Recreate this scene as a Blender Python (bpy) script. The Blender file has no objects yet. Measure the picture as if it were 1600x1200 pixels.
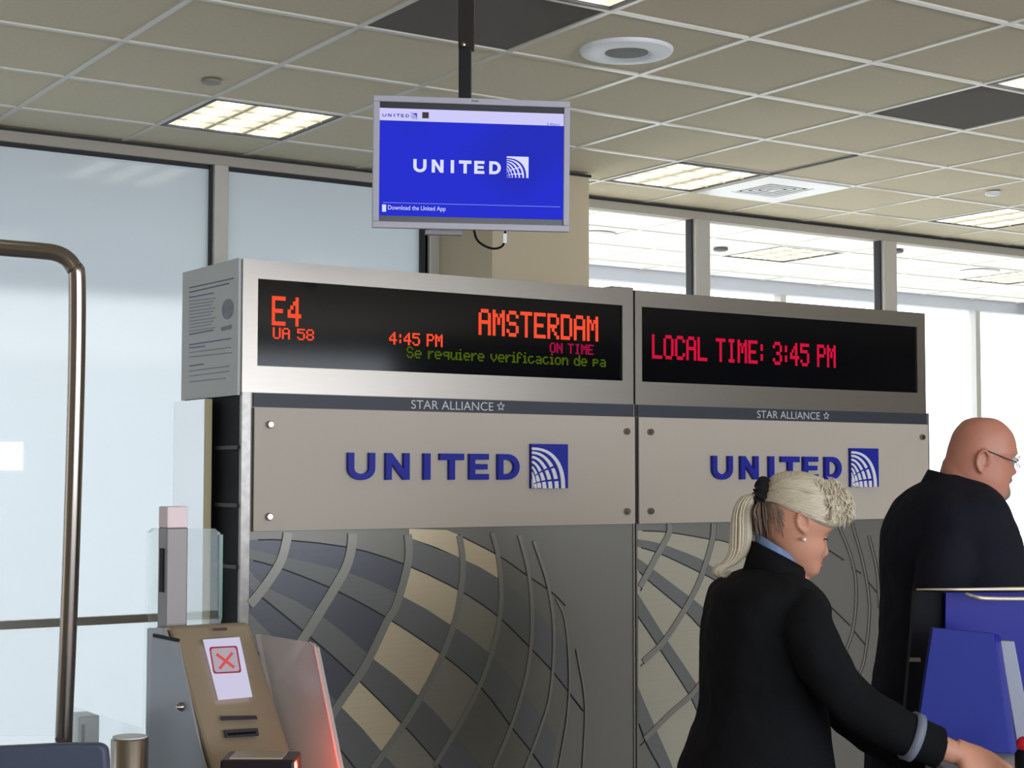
import bpy, bmesh, math, random
from math import sin, cos, pi, radians, sqrt, exp, hypot
from mathutils import Vector, noise
random.seed(7)
C = bpy.context.scene.collection
SC = bpy.context.scene
# ---------------------------------------------------------------- camera (surveyed from the ceiling grid)
YAW, PIT, ROL, F = .584733, .05624, .000732, 2533.2
CAM = Vector((0, 0, 1.62))
S = .61; SB = S * 1.03142; CZ = 3.1594; X0 = 1.9873; Y0 = 4.8785     # ceiling module, height, origin
fw = Vector((sin(YAW) * cos(PIT), cos(YAW) * cos(PIT), sin(PIT)))
r_ = Vector((cos(YAW), -sin(YAW), 0)); u_ = r_.cross(fw)
rt = cos(ROL) * r_ + sin(ROL) * u_; up = -sin(ROL) * r_ + cos(ROL) * u_
R0 = Vector((cos(YAW), -sin(YAW), 0)); F0 = Vector((sin(YAW), cos(YAW), 0))
def ray(px, py): return fw + rt * ((px - 800) / F) - up * ((py - 600) / F)
def onY(px, py, Y):
    d = ray(px, py); return CAM + d * (Y / d.y)
def onX(px, py, X):
    d = ray(px, py); return CAM + d * (X / d.x)
def onZ(px, py, Z):
    d = ray(px, py); return CAM + d * ((Z - CAM.z) / d.z)
def at(px, py, dist): return CAM + ray(px, py) * dist
cd = bpy.data.cameras.new('camera'); cam = bpy.data.objects.new('camera', cd); C.objects.link(cam)
cd.sensor_width = 36; cd.lens = 36 * F / 1600; cd.clip_start = .05; cd.clip_end = 200
from mathutils import Matrix
cam.matrix_world = Matrix(((rt.x, up.x, -fw.x, CAM.x), (rt.y, up.y, -fw.y, CAM.y), (rt.z, up.z, -fw.z, CAM.z), (0, 0, 0, 1)))
SC.camera = cam
# ---------------------------------------------------------------- light and exposure
SC.view_settings.view_transform = 'Standard'; SC.view_settings.look = 'None'
SC.view_settings.exposure = 0.0; SC.view_settings.gamma = 1; SC.view_settings.use_curve_mapping = False
W = bpy.data.worlds.new('sky'); SC.world = W; W.use_nodes = True
W.node_tree.nodes['Background'].inputs[0].default_value = (.87, .92, 1, 1)
W.node_tree.nodes['Background'].inputs[1].default_value = 3.2
LAMP = 1.05          # emission of the fluorescent diffusers
SC.cycles.max_bounces = 8; SC.cycles.transparent_max_bounces = 16
SC.cycles.sample_clamp_indirect = 6
def area(name, loc, rot, sx, sy, power, col):
    l = bpy.data.lights.new(name, 'AREA'); l.shape = 'RECTANGLE'; l.size = sx; l.size_y = sy; l.energy = power; l.color = col
    o = bpy.data.objects.new(name, l); C.objects.link(o); o.location = loc; o.rotation_euler = rot; return o
sd = bpy.data.lights.new('sun', 'SUN'); sd.energy = 7; sd.angle = radians(3); sd.color = (1, .96, .9)
so = bpy.data.objects.new('sun', sd); C.objects.link(so); so.rotation_euler = (radians(-52), 0, radians(-20))
# daylight arriving through the concourse windows behind the photographer
area('concourse_daylight', (3.2, -6.3, 1.7), (radians(90), 0, 0), 11, 2.4, 760, (.86, .92, 1))

# ---------------------------------------------------------------- helpers
def lin(c):
    c = c / 255; return c / 12.92 if c <= .04045 else ((c + .055) / 1.055) ** 2.4
def rgb(r, g, b): return (lin(r), lin(g), lin(b), 1)
MC = {}
def mat(name, col, rough=.6, metal=0., spec=.5, emit=0., alpha=1., coat=0., bump=0., bscale=200., var=0., vscale=8., stretch=(1, 1, 1), aniso=0., trans=0.):
    if name in MC: return MC[name]
    m = bpy.data.materials.new(name); m.use_nodes = True; n = m.node_tree.nodes; l = m.node_tree.links
    b = n['Principled BSDF']; b.inputs['Base Color'].default_value = col
    b.inputs['Roughness'].default_value = rough; b.inputs['Metallic'].default_value = metal
    b.inputs['Specular IOR Level'].default_value = spec; b.inputs['Alpha'].default_value = alpha
    b.inputs['Coat Weight'].default_value = coat; b.inputs['Anisotropic'].default_value = aniso
    b.inputs['Transmission Weight'].default_value = trans
    if emit: b.inputs['Emission Color'].default_value = col; b.inputs['Emission Strength'].default_value = emit
    if var or bump:
        tc = n.new('ShaderNodeTexCoord'); mp = n.new('ShaderNodeMapping'); mp.inputs['Scale'].default_value = stretch
        l.new(tc.outputs['Object'], mp.inputs['Vector'])
    if var:
        t = n.new('ShaderNodeTexNoise'); t.inputs['Scale'].default_value = vscale; t.inputs['Detail'].default_value = 4
        l.new(mp.outputs[0], t.inputs['Vector'])
        x = n.new('ShaderNodeMix'); x.data_type = 'RGBA'
        x.inputs[6].default_value = tuple(max(0, c * (1 - var)) for c in col[:3]) + (1,)
        x.inputs[7].default_value = tuple(min(1, c * (1 + var)) for c in col[:3]) + (1,)
        l.new(t.outputs['Fac'], x.inputs[0]); l.new(x.outputs[2], b.inputs['Base Color'])
        if emit: l.new(x.outputs[2], b.inputs['Emission Color'])
    if bump:
        t2 = n.new('ShaderNodeTexNoise'); t2.inputs['Scale'].default_value = bscale; t2.inputs['Detail'].default_value = 3
        l.new(mp.outputs[0], t2.inputs['Vector'])
        bp = n.new('ShaderNodeBump'); bp.inputs['Strength'].default_value = bump; bp.inputs['Distance'].default_value = .002
        l.new(t2.outputs['Fac'], bp.inputs['Height']); l.new(bp.outputs[0], b.inputs['Normal'])
    MC[name] = m; return m
def emis(name, col, s):
    if name in MC: return MC[name]
    m = bpy.data.materials.new(name); m.use_nodes = True; n = m.node_tree.nodes; n.clear()
    e = n.new('ShaderNodeEmission'); e.inputs[0].default_value = col; e.inputs[1].default_value = s
    o = n.new('ShaderNodeOutputMaterial'); m.node_tree.links.new(e.outputs[0], o.inputs[0]); MC[name] = m; return m
def glassmat(name, tint, refl, rough=.02):
    if name in MC: return MC[name]
    m = bpy.data.materials.new(name); m.use_nodes = True; n = m.node_tree.nodes; l = m.node_tree.links; n.clear()
    o = n.new('ShaderNodeOutputMaterial'); mx = n.new('ShaderNodeMixShader'); t = n.new('ShaderNodeBsdfTransparent'); g = n.new('ShaderNodeBsdfGlossy')
    t.inputs[0].default_value = tint; g.inputs['Roughness'].default_value = rough
    lw = n.new('ShaderNodeLayerWeight'); lw.inputs[0].default_value = .12
    ma = n.new('ShaderNodeMath'); ma.operation = 'MULTIPLY_ADD'; ma.inputs[1].default_value = .4; ma.inputs[2].default_value = refl
    l.new(lw.outputs['Fresnel'], ma.inputs[0]); l.new(ma.outputs[0], mx.inputs[0])
    l.new(t.outputs[0], mx.inputs[1]); l.new(g.outputs[0], mx.inputs[2]); l.new(mx.outputs[0], o.inputs[0]); MC[name] = m; return m
def frosted(name, col, refl=.06):
    m = bpy.data.materials.new(name); m.use_nodes = True; n = m.node_tree.nodes; l = m.node_tree.links; n.clear()
    o = n.new('ShaderNodeOutputMaterial'); a = n.new('ShaderNodeMixShader'); c = n.new('ShaderNodeMixShader')
    t = n.new('ShaderNodeBsdfTranslucent'); d = n.new('ShaderNodeBsdfDiffuse'); g = n.new('ShaderNodeBsdfGlossy')
    t.inputs[0].default_value = col; d.inputs[0].default_value = col; g.inputs['Roughness'].default_value = .08
    a.inputs[0].default_value = .3; c.inputs[0].default_value = refl
    l.new(t.outputs[0], a.inputs[1]); l.new(d.outputs[0], a.inputs[2]); l.new(a.outputs[0], c.inputs[1]); l.new(g.outputs[0], c.inputs[2]); l.new(c.outputs[0], o.inputs[0])
    MC[name] = m; return m

def tag(o, label=None, cat=None, group=None, kind=None):
    if label: o['label'] = label
    if cat: o['category'] = cat
    if group: o['group'] = group
    if kind: o['kind'] = kind
    return o
def empty(name, loc, label=None, cat=None, group=None):
    o = bpy.data.objects.new(name, None); C.objects.link(o); o.location = loc; o.empty_display_size = .1
    return tag(o, label, cat, group)
def org(p):
    v = Vector((0, 0, 0))
    while p: v += p.location; p = p.parent
    return v
class MB:
    """collects shapes in world coordinates and links them as one mesh object"""
    def __init__(s): s.v = []; s.f = []
    def add(s, vs, fs):
        k = len(s.v); s.v += [Vector(v) for v in vs]; s.f += [tuple(i + k for i in f) for f in fs]; return s
    def box(s, x0, x1, y0, y1, z0, z1):
        return s.add([(x0, y0, z0), (x1, y0, z0), (x1, y1, z0), (x0, y1, z0), (x0, y0, z1), (x1, y0, z1), (x1, y1, z1), (x0, y1, z1)],
                     [(3, 2, 1, 0), (4, 5, 6, 7), (0, 1, 5, 4), (1, 2, 6, 5), (2, 3, 7, 6), (3, 0, 4, 7)])
    def prism(s, pts, off):
        """pts: planar polygon (3-D), extruded by vector off"""
        n = len(pts); a = [Vector(p) for p in pts]; b = [p + Vector(off) for p in a]
        return s.add(a + b, [tuple(range(n))[::-1], tuple(range(n, 2 * n))] + [(i, (i + 1) % n, n + (i + 1) % n, n + i) for i in range(n)])
    def obox(s, c, ax, ay, az, hx, hy, hz):
        vs = [c + ax * (sx * hx) + ay * (sy * hy) + az * (sz * hz) for sz in (-1, 1) for sx, sy in ((-1, -1), (1, -1), (1, 1), (-1, 1))]
        return s.add(vs, [(3, 2, 1, 0), (4, 5, 6, 7), (0, 1, 5, 4), (1, 2, 6, 5), (2, 3, 7, 6), (3, 0, 4, 7)])
    def tube(s, pts, rad, n=10, cap=True, flat=1., fdir=None):
        pts = [Vector(p) for p in pts]; m = len(pts)
        rads = rad if isinstance(rad, (list, tuple)) else [rad] * m
        k = len(s.v); ref = None
        for i, p in enumerate(pts):
            t = (pts[min(i + 1, m - 1)] - pts[max(i - 1, 0)]).normalized()
            if ref is None: ref = Vector((0, 0, 1)) if abs(t.z) < .9 else Vector((1, 0, 0))
            if fdir is not None: ref = Vector(fdir)
            a = (ref - t * ref.dot(t)).normalized(); b = t.cross(a); ref = a
            for j in range(n):
                th = 2 * pi * j / n; s.v.append(p + (a * cos(th) * flat + b * sin(th)) * rads[i])
        for i in range(m - 1):
            for j in range(n):
                s.f.append((k + i * n + j, k + i * n + (j + 1) % n, k + (i + 1) * n + (j + 1) % n, k + (i + 1) * n + j))
        if cap: s.f.append(tuple(k + j for j in range(n))[::-1]); s.f.append(tuple(k + (m - 1) * n + j for j in range(n)))
        return s
    def lathe(s, c, prof, n=24, axis=Vector((0, 0, 1))):
        """prof: list of (radius, height)"""
        axis = Vector(axis).normalized(); a = axis.orthogonal().normalized(); b = axis.cross(a); k = len(s.v); c = Vector(c)
        for r, h in prof:
            for j in range(n): s.v.append(c + axis * h + (a * cos(2 * pi * j / n) + b * sin(2 * pi * j / n)) * r)
        for i in range(len(prof) - 1):
            for j in range(n): s.f.append((k + i * n + j, k + i * n + (j + 1) % n, k + (i + 1) * n + (j + 1) % n, k + (i + 1) * n + j))
        s.f.append(tuple(k + j for j in range(n))[::-1]); s.f.append(tuple(k + (len(prof) - 1) * n + j for j in range(n))); return s
    def loft(s, rings, cap=True):
        k = len(s.v); n = len(rings[0]); m = len(rings)
        for r in rings: s.v += [Vector(p) for p in r]
        for i in range(m - 1):
            for j in range(n): s.f.append((k + i * n + j, k + i * n + (j + 1) % n, k + (i + 1) * n + (j + 1) % n, k + (i + 1) * n + j))
        if cap: s.f.append(tuple(k + j for j in range(n))[::-1]); s.f.append(tuple(k + (m - 1) * n + j for j in range(n)))
        return s
    def sphere(s, c, rx, ry=None, rz=None, ax=None, n=16):
        ry = ry or rx; rz = rz or rx; c = Vector(c); A = ax or (Vector((1, 0, 0)), Vector((0, 1, 0)), Vector((0, 0, 1)))
        rings = []
        for i in range(n // 2 + 1):
            ph = -pi / 2 + pi * (i + .001) / (n / 2 + .002)
            rings.append([c + A[0] * rx * cos(ph) * cos(2 * pi * j / n) + A[1] * ry * cos(ph) * sin(2 * pi * j / n) + A[2] * rz * sin(ph) for j in range(n)])
        return s.loft(rings)
    def build(s, name, m, parent=None, smooth=False, bevel=0., fix=True):
        o0 = org(parent); me = bpy.data.meshes.new(name)
        me.from_pydata([v - o0 for v in s.v], [], s.f); me.validate()
        if fix:
            bm = bmesh.new(); bm.from_mesh(me); bmesh.ops.recalc_face_normals(bm, faces=bm.faces); bm.to_mesh(me); bm.free()
        if smooth:
            for p in me.polygons: p.use_smooth = True
            if smooth == 'auto': me.set_sharp_from_angle(angle=radians(40))
        me.materials.append(m); o = bpy.data.objects.new(name, me); C.objects.link(o); o.parent = parent
        if bevel:
            b = o.modifiers.new('bevel', 'BEVEL'); b.width = bevel; b.segments = 2; b.limit_method = 'ANGLE'
        return o
def interp(tab, t):
    """smooth interpolation of rows (key, a, b, ...)"""
    if t <= tab[0][0]: return tab[0][1:]
    if t >= tab[-1][0]: return tab[-1][1:]
    for i in range(len(tab) - 1):
        if tab[i][0] <= t <= tab[i + 1][0]:
            p1, p2 = tab[i], tab[i + 1]; p0 = tab[max(i - 1, 0)]; p3 = tab[min(i + 2, len(tab) - 1)]
            h = p2[0] - p1[0]; w = (t - p1[0]) / h; out = []
            for c in range(1, len(p1)):
                m1 = (p2[c] - p0[c]) / max(p2[0] - p0[0], 1e-9) * h; m2 = (p3[c] - p1[c]) / max(p3[0] - p1[0], 1e-9) * h
                out.append((2 * w**3 - 3 * w**2 + 1) * p1[c] + (w**3 - 2 * w**2 + w) * m1 + (-2 * w**3 + 3 * w**2) * p2[c] + (w**3 - w**2) * m2)
            return out
def path(pts, n):
    """smooth resampling of a polyline"""
    tab = [(i,) + tuple(p) for i, p in enumerate(pts)]
    return [interp(tab, (len(pts) - 1) * k / n) for k in range(n + 1)]

# ---------------------------------------------------------------- materials
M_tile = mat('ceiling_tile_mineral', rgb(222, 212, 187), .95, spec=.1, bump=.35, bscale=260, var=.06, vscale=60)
M_tile2 = mat('ceiling_tile_light', rgb(250, 249, 246), .95, spec=.1, bump=.2, bscale=260)  # same tile as indoors, with bright daylight put into its colour
M_dark_tile = mat('return_grille_grey', rgb(118, 112, 106), .9, spec=.1, bump=.3, bscale=300)
M_grid = mat('white_grid_metal', rgb(222, 217, 206), .35, spec=.6)
M_alu = mat('anodised_aluminium', rgb(190, 186, 180), .42, metal=.15, var=.04, vscale=20)
M_gasket = mat('black_gasket', rgb(30, 32, 38), .6)
M_trim = mat('painted_wall_trim', rgb(176, 170, 158), .6)
M_wall = mat('beige_wall_paint', rgb(196, 182, 156), .85, bump=.08, bscale=120)
M_carpet = mat('grey_carpet', rgb(150, 150, 152), .95, spec=.1, bump=.5, bscale=300, var=.15, vscale=60)
M_steel = mat('brushed_stainless', rgb(160, 154, 148), .3, metal=.85, var=.05, vscale=6, stretch=(1, 1, 60), bump=.05, bscale=60)
M_steel_d = mat('satin_steel_sheet', rgb(128, 126, 121), .42, metal=.6, var=.05, vscale=5, stretch=(60, 1, 1))
M_chrome = mat('polished_tube_steel', rgb(158, 149, 142), .22, metal=1.)
M_black = mat('black_laminate', rgb(10, 11, 17), .6, spec=.15)
M_display = mat('smoked_display_glass', rgb(9, 10, 14), .08, spec=.22)
M_band = mat('charcoal_band', rgb(46, 50, 62), .5)
M_acryl = mat('matte_sign_acrylic', rgb(186, 176, 165), .5, spec=.3, var=.02, vscale=3)
M_blue = mat('logo_blue', rgb(22, 32, 152), .5, spec=.3)
M_white = mat('white_plastic', rgb(235, 236, 242), .45)
M_print = mat('printed_grey_sheet', rgb(194, 198, 200), .6)
M_red = emis('red_led', (1, .085, .035, 1), 1.0)
M_crim = emis('crimson_led', (.85, .01, .06, 1), .75)
M_pink = emis('dim_crimson_led', (.6, .01, .09, 1), .6)
M_green = emis('dim_green_led', (.065, .105, .004, 1), 1.)
M_lamp = emis('fluorescent_diffuser', (1, .93, .74, 1), LAMP)
M_glass = glassmat('clear_window_glass', (.99, 1, 1, 1), .0)
M_gglass = glassmat('greenish_gate_glass', (.97, .985, .982, 1), .02)
M_frost = frosted('frosted_glass', (.64, .68, .705, 1))
M_skin = mat('skin', rgb(198, 142, 118), .5, spec=.35, bump=.1, bscale=300, var=.05, vscale=30)
M_suit = mat('black_suit_wool', rgb(17, 18, 21), .9, spec=.15, bump=.3, bscale=500)
M_suit2 = mat('navy_suit_wool', rgb(25, 26, 36), .9, spec=.15, bump=.3, bscale=500)

# ================================================================ SETTING
tag(MB().box(-7, 16, -7, 9.7, -.1, 0).build('floor', M_carpet), kind='structure')
# ceiling: slab above, tiles and grid bars as parts
ceil = tag(MB().box(-7, 4.3, -7, 8.2, CZ + .10, CZ + .16).box(4.3, 16, -7, 9.7, CZ + .10, CZ + .16).build('ceiling', mat('plenum_dark', rgb(40, 40, 42), .9)), kind='structure')  # left overhang past the frosted panes is added to darken their top
def gx(i): return X0 + i * S
def gy(j): return Y0 + j * SB
fix = {(1, 2), (5, 2), (9, 2), (1, -2), (5, -2), (9, -2), (-3, 2), (-3, -2), (5, 5), (9, 5), (13, 5), (13, 2)}
back = {(i, j) for i in (-3, 1, 5, 9) for j in (-6, -10)}
dark = {(1, -1), (5, -1)}
vent = (6, 2)
def tile_mesh(name, w, d, m):
    b = MB().box(0, w, 0, d, 0, .014); me = bpy.data.meshes.new(name); me.from_pydata(b.v, [], b.f); me.materials.append(m); return me
G = .012
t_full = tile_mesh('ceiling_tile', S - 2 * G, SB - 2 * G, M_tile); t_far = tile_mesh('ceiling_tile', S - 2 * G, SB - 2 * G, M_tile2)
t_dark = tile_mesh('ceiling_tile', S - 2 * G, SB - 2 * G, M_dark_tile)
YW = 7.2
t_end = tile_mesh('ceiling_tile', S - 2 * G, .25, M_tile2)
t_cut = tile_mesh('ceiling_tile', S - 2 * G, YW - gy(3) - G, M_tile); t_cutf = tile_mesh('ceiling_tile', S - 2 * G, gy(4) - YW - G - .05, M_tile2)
for i in range(-5, 16):
    for j in range(-4, 8):
        if (i, j) in fix or (i, j) == vent or (j > 3 and i < 4): continue
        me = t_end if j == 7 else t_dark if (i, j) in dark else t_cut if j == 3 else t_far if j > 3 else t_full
        o = bpy.data.objects.new('ceiling_tile', me); C.objects.link(o); o.parent = ceil
        o.location = (gx(i) + G, gy(j) + G, CZ + .006)
        if (i, j) in dark: o['label'] = 'dark grey ceiling tile'
        if j == 3 and i > 3:
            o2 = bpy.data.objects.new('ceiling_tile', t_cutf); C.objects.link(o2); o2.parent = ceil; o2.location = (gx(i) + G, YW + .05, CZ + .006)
YF = 9.56
for i in range(-5, 17): MB().box(gx(i) - G, gx(i) + G, gy(-4), YF if gx(i) > 4.2 else YW - .03, CZ, CZ + .008).build('grid_bar', M_grid, ceil)
for j in range(-4, 8): MB().box(gx(-5) if j < 4 else 4.3, gx(16), gy(j) - G, gy(j) + G, CZ - .0006, CZ + .0074).build('grid_bar', M_grid, ceil)
for q in ((gx(5) + .02, gx(6) + .012, gy(2) - .016, gy(2) + .012), (gx(6) - .014, gx(6) + .010, gy(1) + .02, gy(2) - .016)):
    MB().box(*q, CZ - .004, CZ - .0006).build('grid_gap', M_gasket, ceil)['label'] = 'dark gap along the ceiling grid'
# plain remainder of the ceiling, out of view
o = MB().box(-7, 16, -7, gy(-4) - G, CZ, CZ + .02).box(-7, gx(-5), gy(-4), 7.2, CZ, CZ + .02).build('ceiling_board', M_tile, ceil)

# fluorescent fixtures
def fixture(i, j, label, lv=4):
    x, y = gx(i), gy(j); t = empty('ceiling_light', (x + S / 2, y + SB / 2, CZ), label, 'ceiling light', 'recessed fluorescent ceiling lights')
    b = MB(); g = .016
    b.box(x + G, x + S - G, y + G, y + G + g, CZ - .002, CZ + .05).box(x + G, x + S - G, y + SB - G - g, y + SB - G, CZ - .002, CZ + .05)
    b.box(x + G, x + G + g, y + G + g, y + SB - G - g, CZ - .002, CZ + .05).box(x + S - G - g, x + S - G, y + G + g, y + SB - G - g, CZ - .002, CZ + .05)
    b.build('frame', mat('fixture_frame', rgb(90, 84, 88), .5), t)
    MB().box(x + .03, x + S - .03, y + .03, y + SB - .03, CZ + .006, CZ + .012).build('diffuser', M_lamp, t)
    w = (S - .06) / 3
    for k in range(3):
        xx = x + .03 + w * (k + .5); MB().box(xx - .045, xx + .045, y + .035, y + SB - .035, CZ + .0048, CZ + .0056).build('lamp_strip', emis('tube_glow', (1, .96, .84, 1), 2.6), t)
    DZ = CZ + .004
    for k in range(1, lv):
        yy = y + .03 + (SB - .06) * k / lv; MB().box(x + .03, x + S - .03, yy - .004, yy + .004, CZ + .0, CZ + .006).build('louver_blade', mat('louver_cream', rgb(235, 225, 190), .4), t)
    for k in range(1, 3):
        xx = x + .03 + w * k; MB().box(xx - .009, xx + .009, y + .03, y + SB - .03, CZ + .002, CZ + .0058).build('louver_blade', MC['louver_cream'], t)
    return t
names = {(1, 2): 'square ceiling light with louvres above the left frosted glass pane', (5, 2): 'square ceiling light beside the white air vent', (9, 2): 'square ceiling light at the right edge near the glass wall header',
         (1, -2): 'ceiling light cut by the top edge above the dark tile', (5, -2): 'ceiling light at the upper right edge beside the dark tile',
         (9, 5): 'ceiling light seen through the middle upper window pane', (13, 5): 'ceiling light seen through the rightmost upper window pane'}
for (i, j) in sorted(fix): fixture(i, j, names.get((i, j), {(-3, -2): 'ceiling light far left of the bent tube, over the waiting seats', (-3, 2): 'ceiling light far left along the frosted glass wall', (5, 5): 'ceiling light beyond the glass directly behind the beige column', (9, -2): 'ceiling light right of the podium, outside the right edge', (13, 2): 'ceiling light along the clear glass wall beyond the right edge'}.get((i, j), 'square recessed ceiling light')))
for (i, j) in sorted(back):
    x, y = gx(i), gy(j)
    if -6.5 < x < 15 and y > -6.8:
        t = empty('ceiling_light', (x, y, CZ), 'square recessed ceiling light behind the photographer', 'ceiling light', 'ceiling lights behind the camera')
        MB().box(x, x + S, y, y + SB, CZ - .012, CZ - .004).build('diffuser', M_lamp, t)
# air vent: white plate with square louvre rings
x, y = gx(6), gy(2)
v = empty('air_vent', (x + S / 2, y + SB / 2, CZ), 'white square ceiling air vent with concentric louvres', 'air vent')
cx, cy = x + S / 2, y + SB / 2
def ring(b, h0, h1, z0, z1):
    for sx in (-1, 1):
        b.box(*sorted((cx + sx * h0, cx + sx * h1)), cy - h1, cy + h1, z0, z1); b.box(cx - h0, cx + h0, *sorted((cy + sx * h0, cy + sx * h1)), z0, z1)
    return b
MW = mat('vent_white', rgb(252, 252, 252), .35)
ring(MB(), .16, .29, CZ - .006, CZ + .002).build('face_plate', MW, v)
MB().box(cx - .16, cx + .16, cy - .16, cy + .16, CZ + .03, CZ + .04).build('duct', M_black, v)
for k in range(4):
    h1 = .152 - k * .036; ring(MB(), h1 - .013, h1, CZ - .004, CZ + .002).build('louvre_ring', MW, v)
MB().box(cx - .018, cx + .018, cy - .018, cy + .018, CZ - .008, CZ + .006).build('centre_cap', MW, v)
# speaker
p = onZ(979, 80, CZ); sp = empty('ceiling_speaker', p, 'round white ceiling loudspeaker with grey mesh grille', 'speaker')
MB().lathe(p, [(.085, -.006), (.10, -.014), (.165, -.008), (.17, 0), (.17, .01), (.085, .01)], 40).build('trim_ring', M_white, sp, 'auto')
MB().lathe(p, [(.001, -.010), (.06, -.009), (.086, -.005), (.086, .002)], 32).build('grille', mat('speaker_mesh', rgb(150, 150, 146), .8, bump=.5, bscale=900), sp, 'auto')
# sprinkler caps and detectors
def disc(px, py, r, label, name='sprinkler_cap', cat='sprinkler cap', m=M_white, h=.02):
    p = onZ(px, py, CZ); t = MB().lathe(p, [(r * .7, -h), (r, -h * .7), (r, 0)], 24).build(name, m, None, 'auto'); tag(t, label, cat); return t
disc(330, 126, .038, 'small dark-rimmed sprinkler cap above the left ceiling light', m=mat('cap_dark', rgb(150, 142, 132), .5), h=.014)
disc(1551, 300, .04, 'small white round sprinkler cap near the right edge')
disc(1126, 388, .05, 'small dark detector seen through the first upper window pane', 'smoke_detector', 'smoke detector', mat('cap_grey', rgb(90, 90, 90), .6))
disc(1400, 391, .05, 'small dark detector seen through the third upper window pane', 'smoke_detector', 'smoke detector', MC['cap_grey'])
disc(930, 366, .13, 'white round ceiling speaker seen beside the beige column', 'ceiling_speaker', 'speaker', MW)
disc(1530, 424, .15, 'white round ceiling speaker seen through the right window pane', 'ceiling_speaker', 'speaker', MW)

# glazed partition on plane Y = 7.2
zb = 0; zh = 3.098
hdr = tag(MB().box(-7, 16, YW - .03, YW + .05, zh, CZ).build('trim_1', M_trim), kind='structure')
MB().box(-7, 16, YW - .038, YW - .03, CZ - .014, CZ - .002).build('shadow_strip', M_gasket, hdr)
part = tag(MB().box(-7, 4.28, YW - .02, YW + .04, 0, .12).box(4.87, 16, YW - .02, YW + .04, 0, .12).build('trim_2', M_alu), kind='structure')
mx = [(-4.6, -4.53), (-3.07, -3.0), (-1.54, -1.47), (-.01, .06), (1.5, 1.57), (3.04, 3.112), (4.229, 4.29), (6.005, 6.115), (7.54, 7.655), (9.05, 9.165), (10.6, 10.71), (12.1, 12.2), (13.6, 13.7)]
for a, b in mx:
    q = MB().box(a, b, YW - .045, YW + .05, .12, zh).build('mullion', M_alu, part, bevel=.004)
    if a < 4: MB().box(a - .012, a, YW - .02, YW + .03, .12, zh).build('gasket', M_gasket, part)
    else: MB().box(a - .012, a, YW - .02, YW + .03, .12, zh).build('gasket', M_gasket, part)
MB().box(4.19, 4.229, YW - .02, YW + .03, .12, zh).build('gasket', M_gasket, part)
n = 0
for k in range(len(mx) - 1):
    a, b = mx[k][1], mx[k + 1][0]; n += 1
    fr = b < 4.3
    if k == 6: a = 4.87
    w = tag(MB().box(a, b, YW, YW + .012, .12, zh).build('window_%d' % n, M_frost if fr else M_glass), kind='structure')
    if fr:
        MB().box(a, b, YW - .03, YW, .945, .982).build('mid_rail', M_alu, w); MB().box(a, b, YW - .004, YW - .0005, zh - .02, zh).build('gasket', M_gasket, w)
col = tag(MB().box(4.285, 4.873, 6.65, 7.30, 0, CZ).build('wall_pillar', M_wall), kind='structure')
MB().box(4.275, 4.883, 6.64, 6.65, CZ - .016, CZ - .003).build('shadow_strip', M_gasket, col)
# beyond: vestibule with its own big windows, open sky past the frosted side
YV = YF + .0
far = tag(MB().box(4.3, 16, YV, YV + .1, 3.065, CZ + .1).build('wall_far', mat('far_header', rgb(196, 198, 206), .8)), kind='structure')
tag(MB().box(4.3, 16, YV, YV + .1, 0, .3).build('baseboard_far', M_trim), kind='structure')
for k, xx in enumerate((4.3, 6.6, 8.9, 11.2, 13.5)):
    tag(MB().box(xx + .06, xx + 2.3, YV + .04, YV + .05, .3, 3.065).build('window_%d' % (20 + k), M_glass), kind='structure')
    MB().box(xx, xx + .06, YV, YV + .08, .3, 3.065).build('mullion', M_alu, far)
tag(MB().box(-40, 60, 9.75, 90, -1.2, -1.1).build('ground', mat('apron_concrete', rgb(190, 190, 186), .9)), kind='structure')
# shell behind the photographer
tag(MB().box(-7.1, -7, -7, 7.2, 0, CZ + .1).build('wall_left', M_wall), kind='structure')
tag(MB().box(16, 16.1, -7, 9.9, 0, CZ + .1).build('wall_right', M_wall), kind='structure')
tag(MB().box(-7, 16, -7.1, -7, 0, CZ + .1).build('wall_back', mat('back_wall', rgb(150, 148, 142), .8)), kind='structure')
tag(MB().box(4.3, 16, YW + .06, YV, 0, .004).build('floor_2', mat('pale_vestibule_tile', rgb(226, 226, 224), .5)), kind='structure')  # pale sheet added over the floor to bounce daylight onto the far ceiling
# reflection on the frosted glass, painted as a small glowing square
q0, q1 = onY(-12, 690, YW - .006), onY(36, 735, YW - .006)
tag(MB().box(q0.x, q1.x, YW - .006, YW - .003, q1.z, q0.z).build('lit_panel', emis('lit_panel_white', (.93, .96, 1, 1), 1.1)), 'small glowing white square on the left frosted pane', 'panel')

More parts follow.
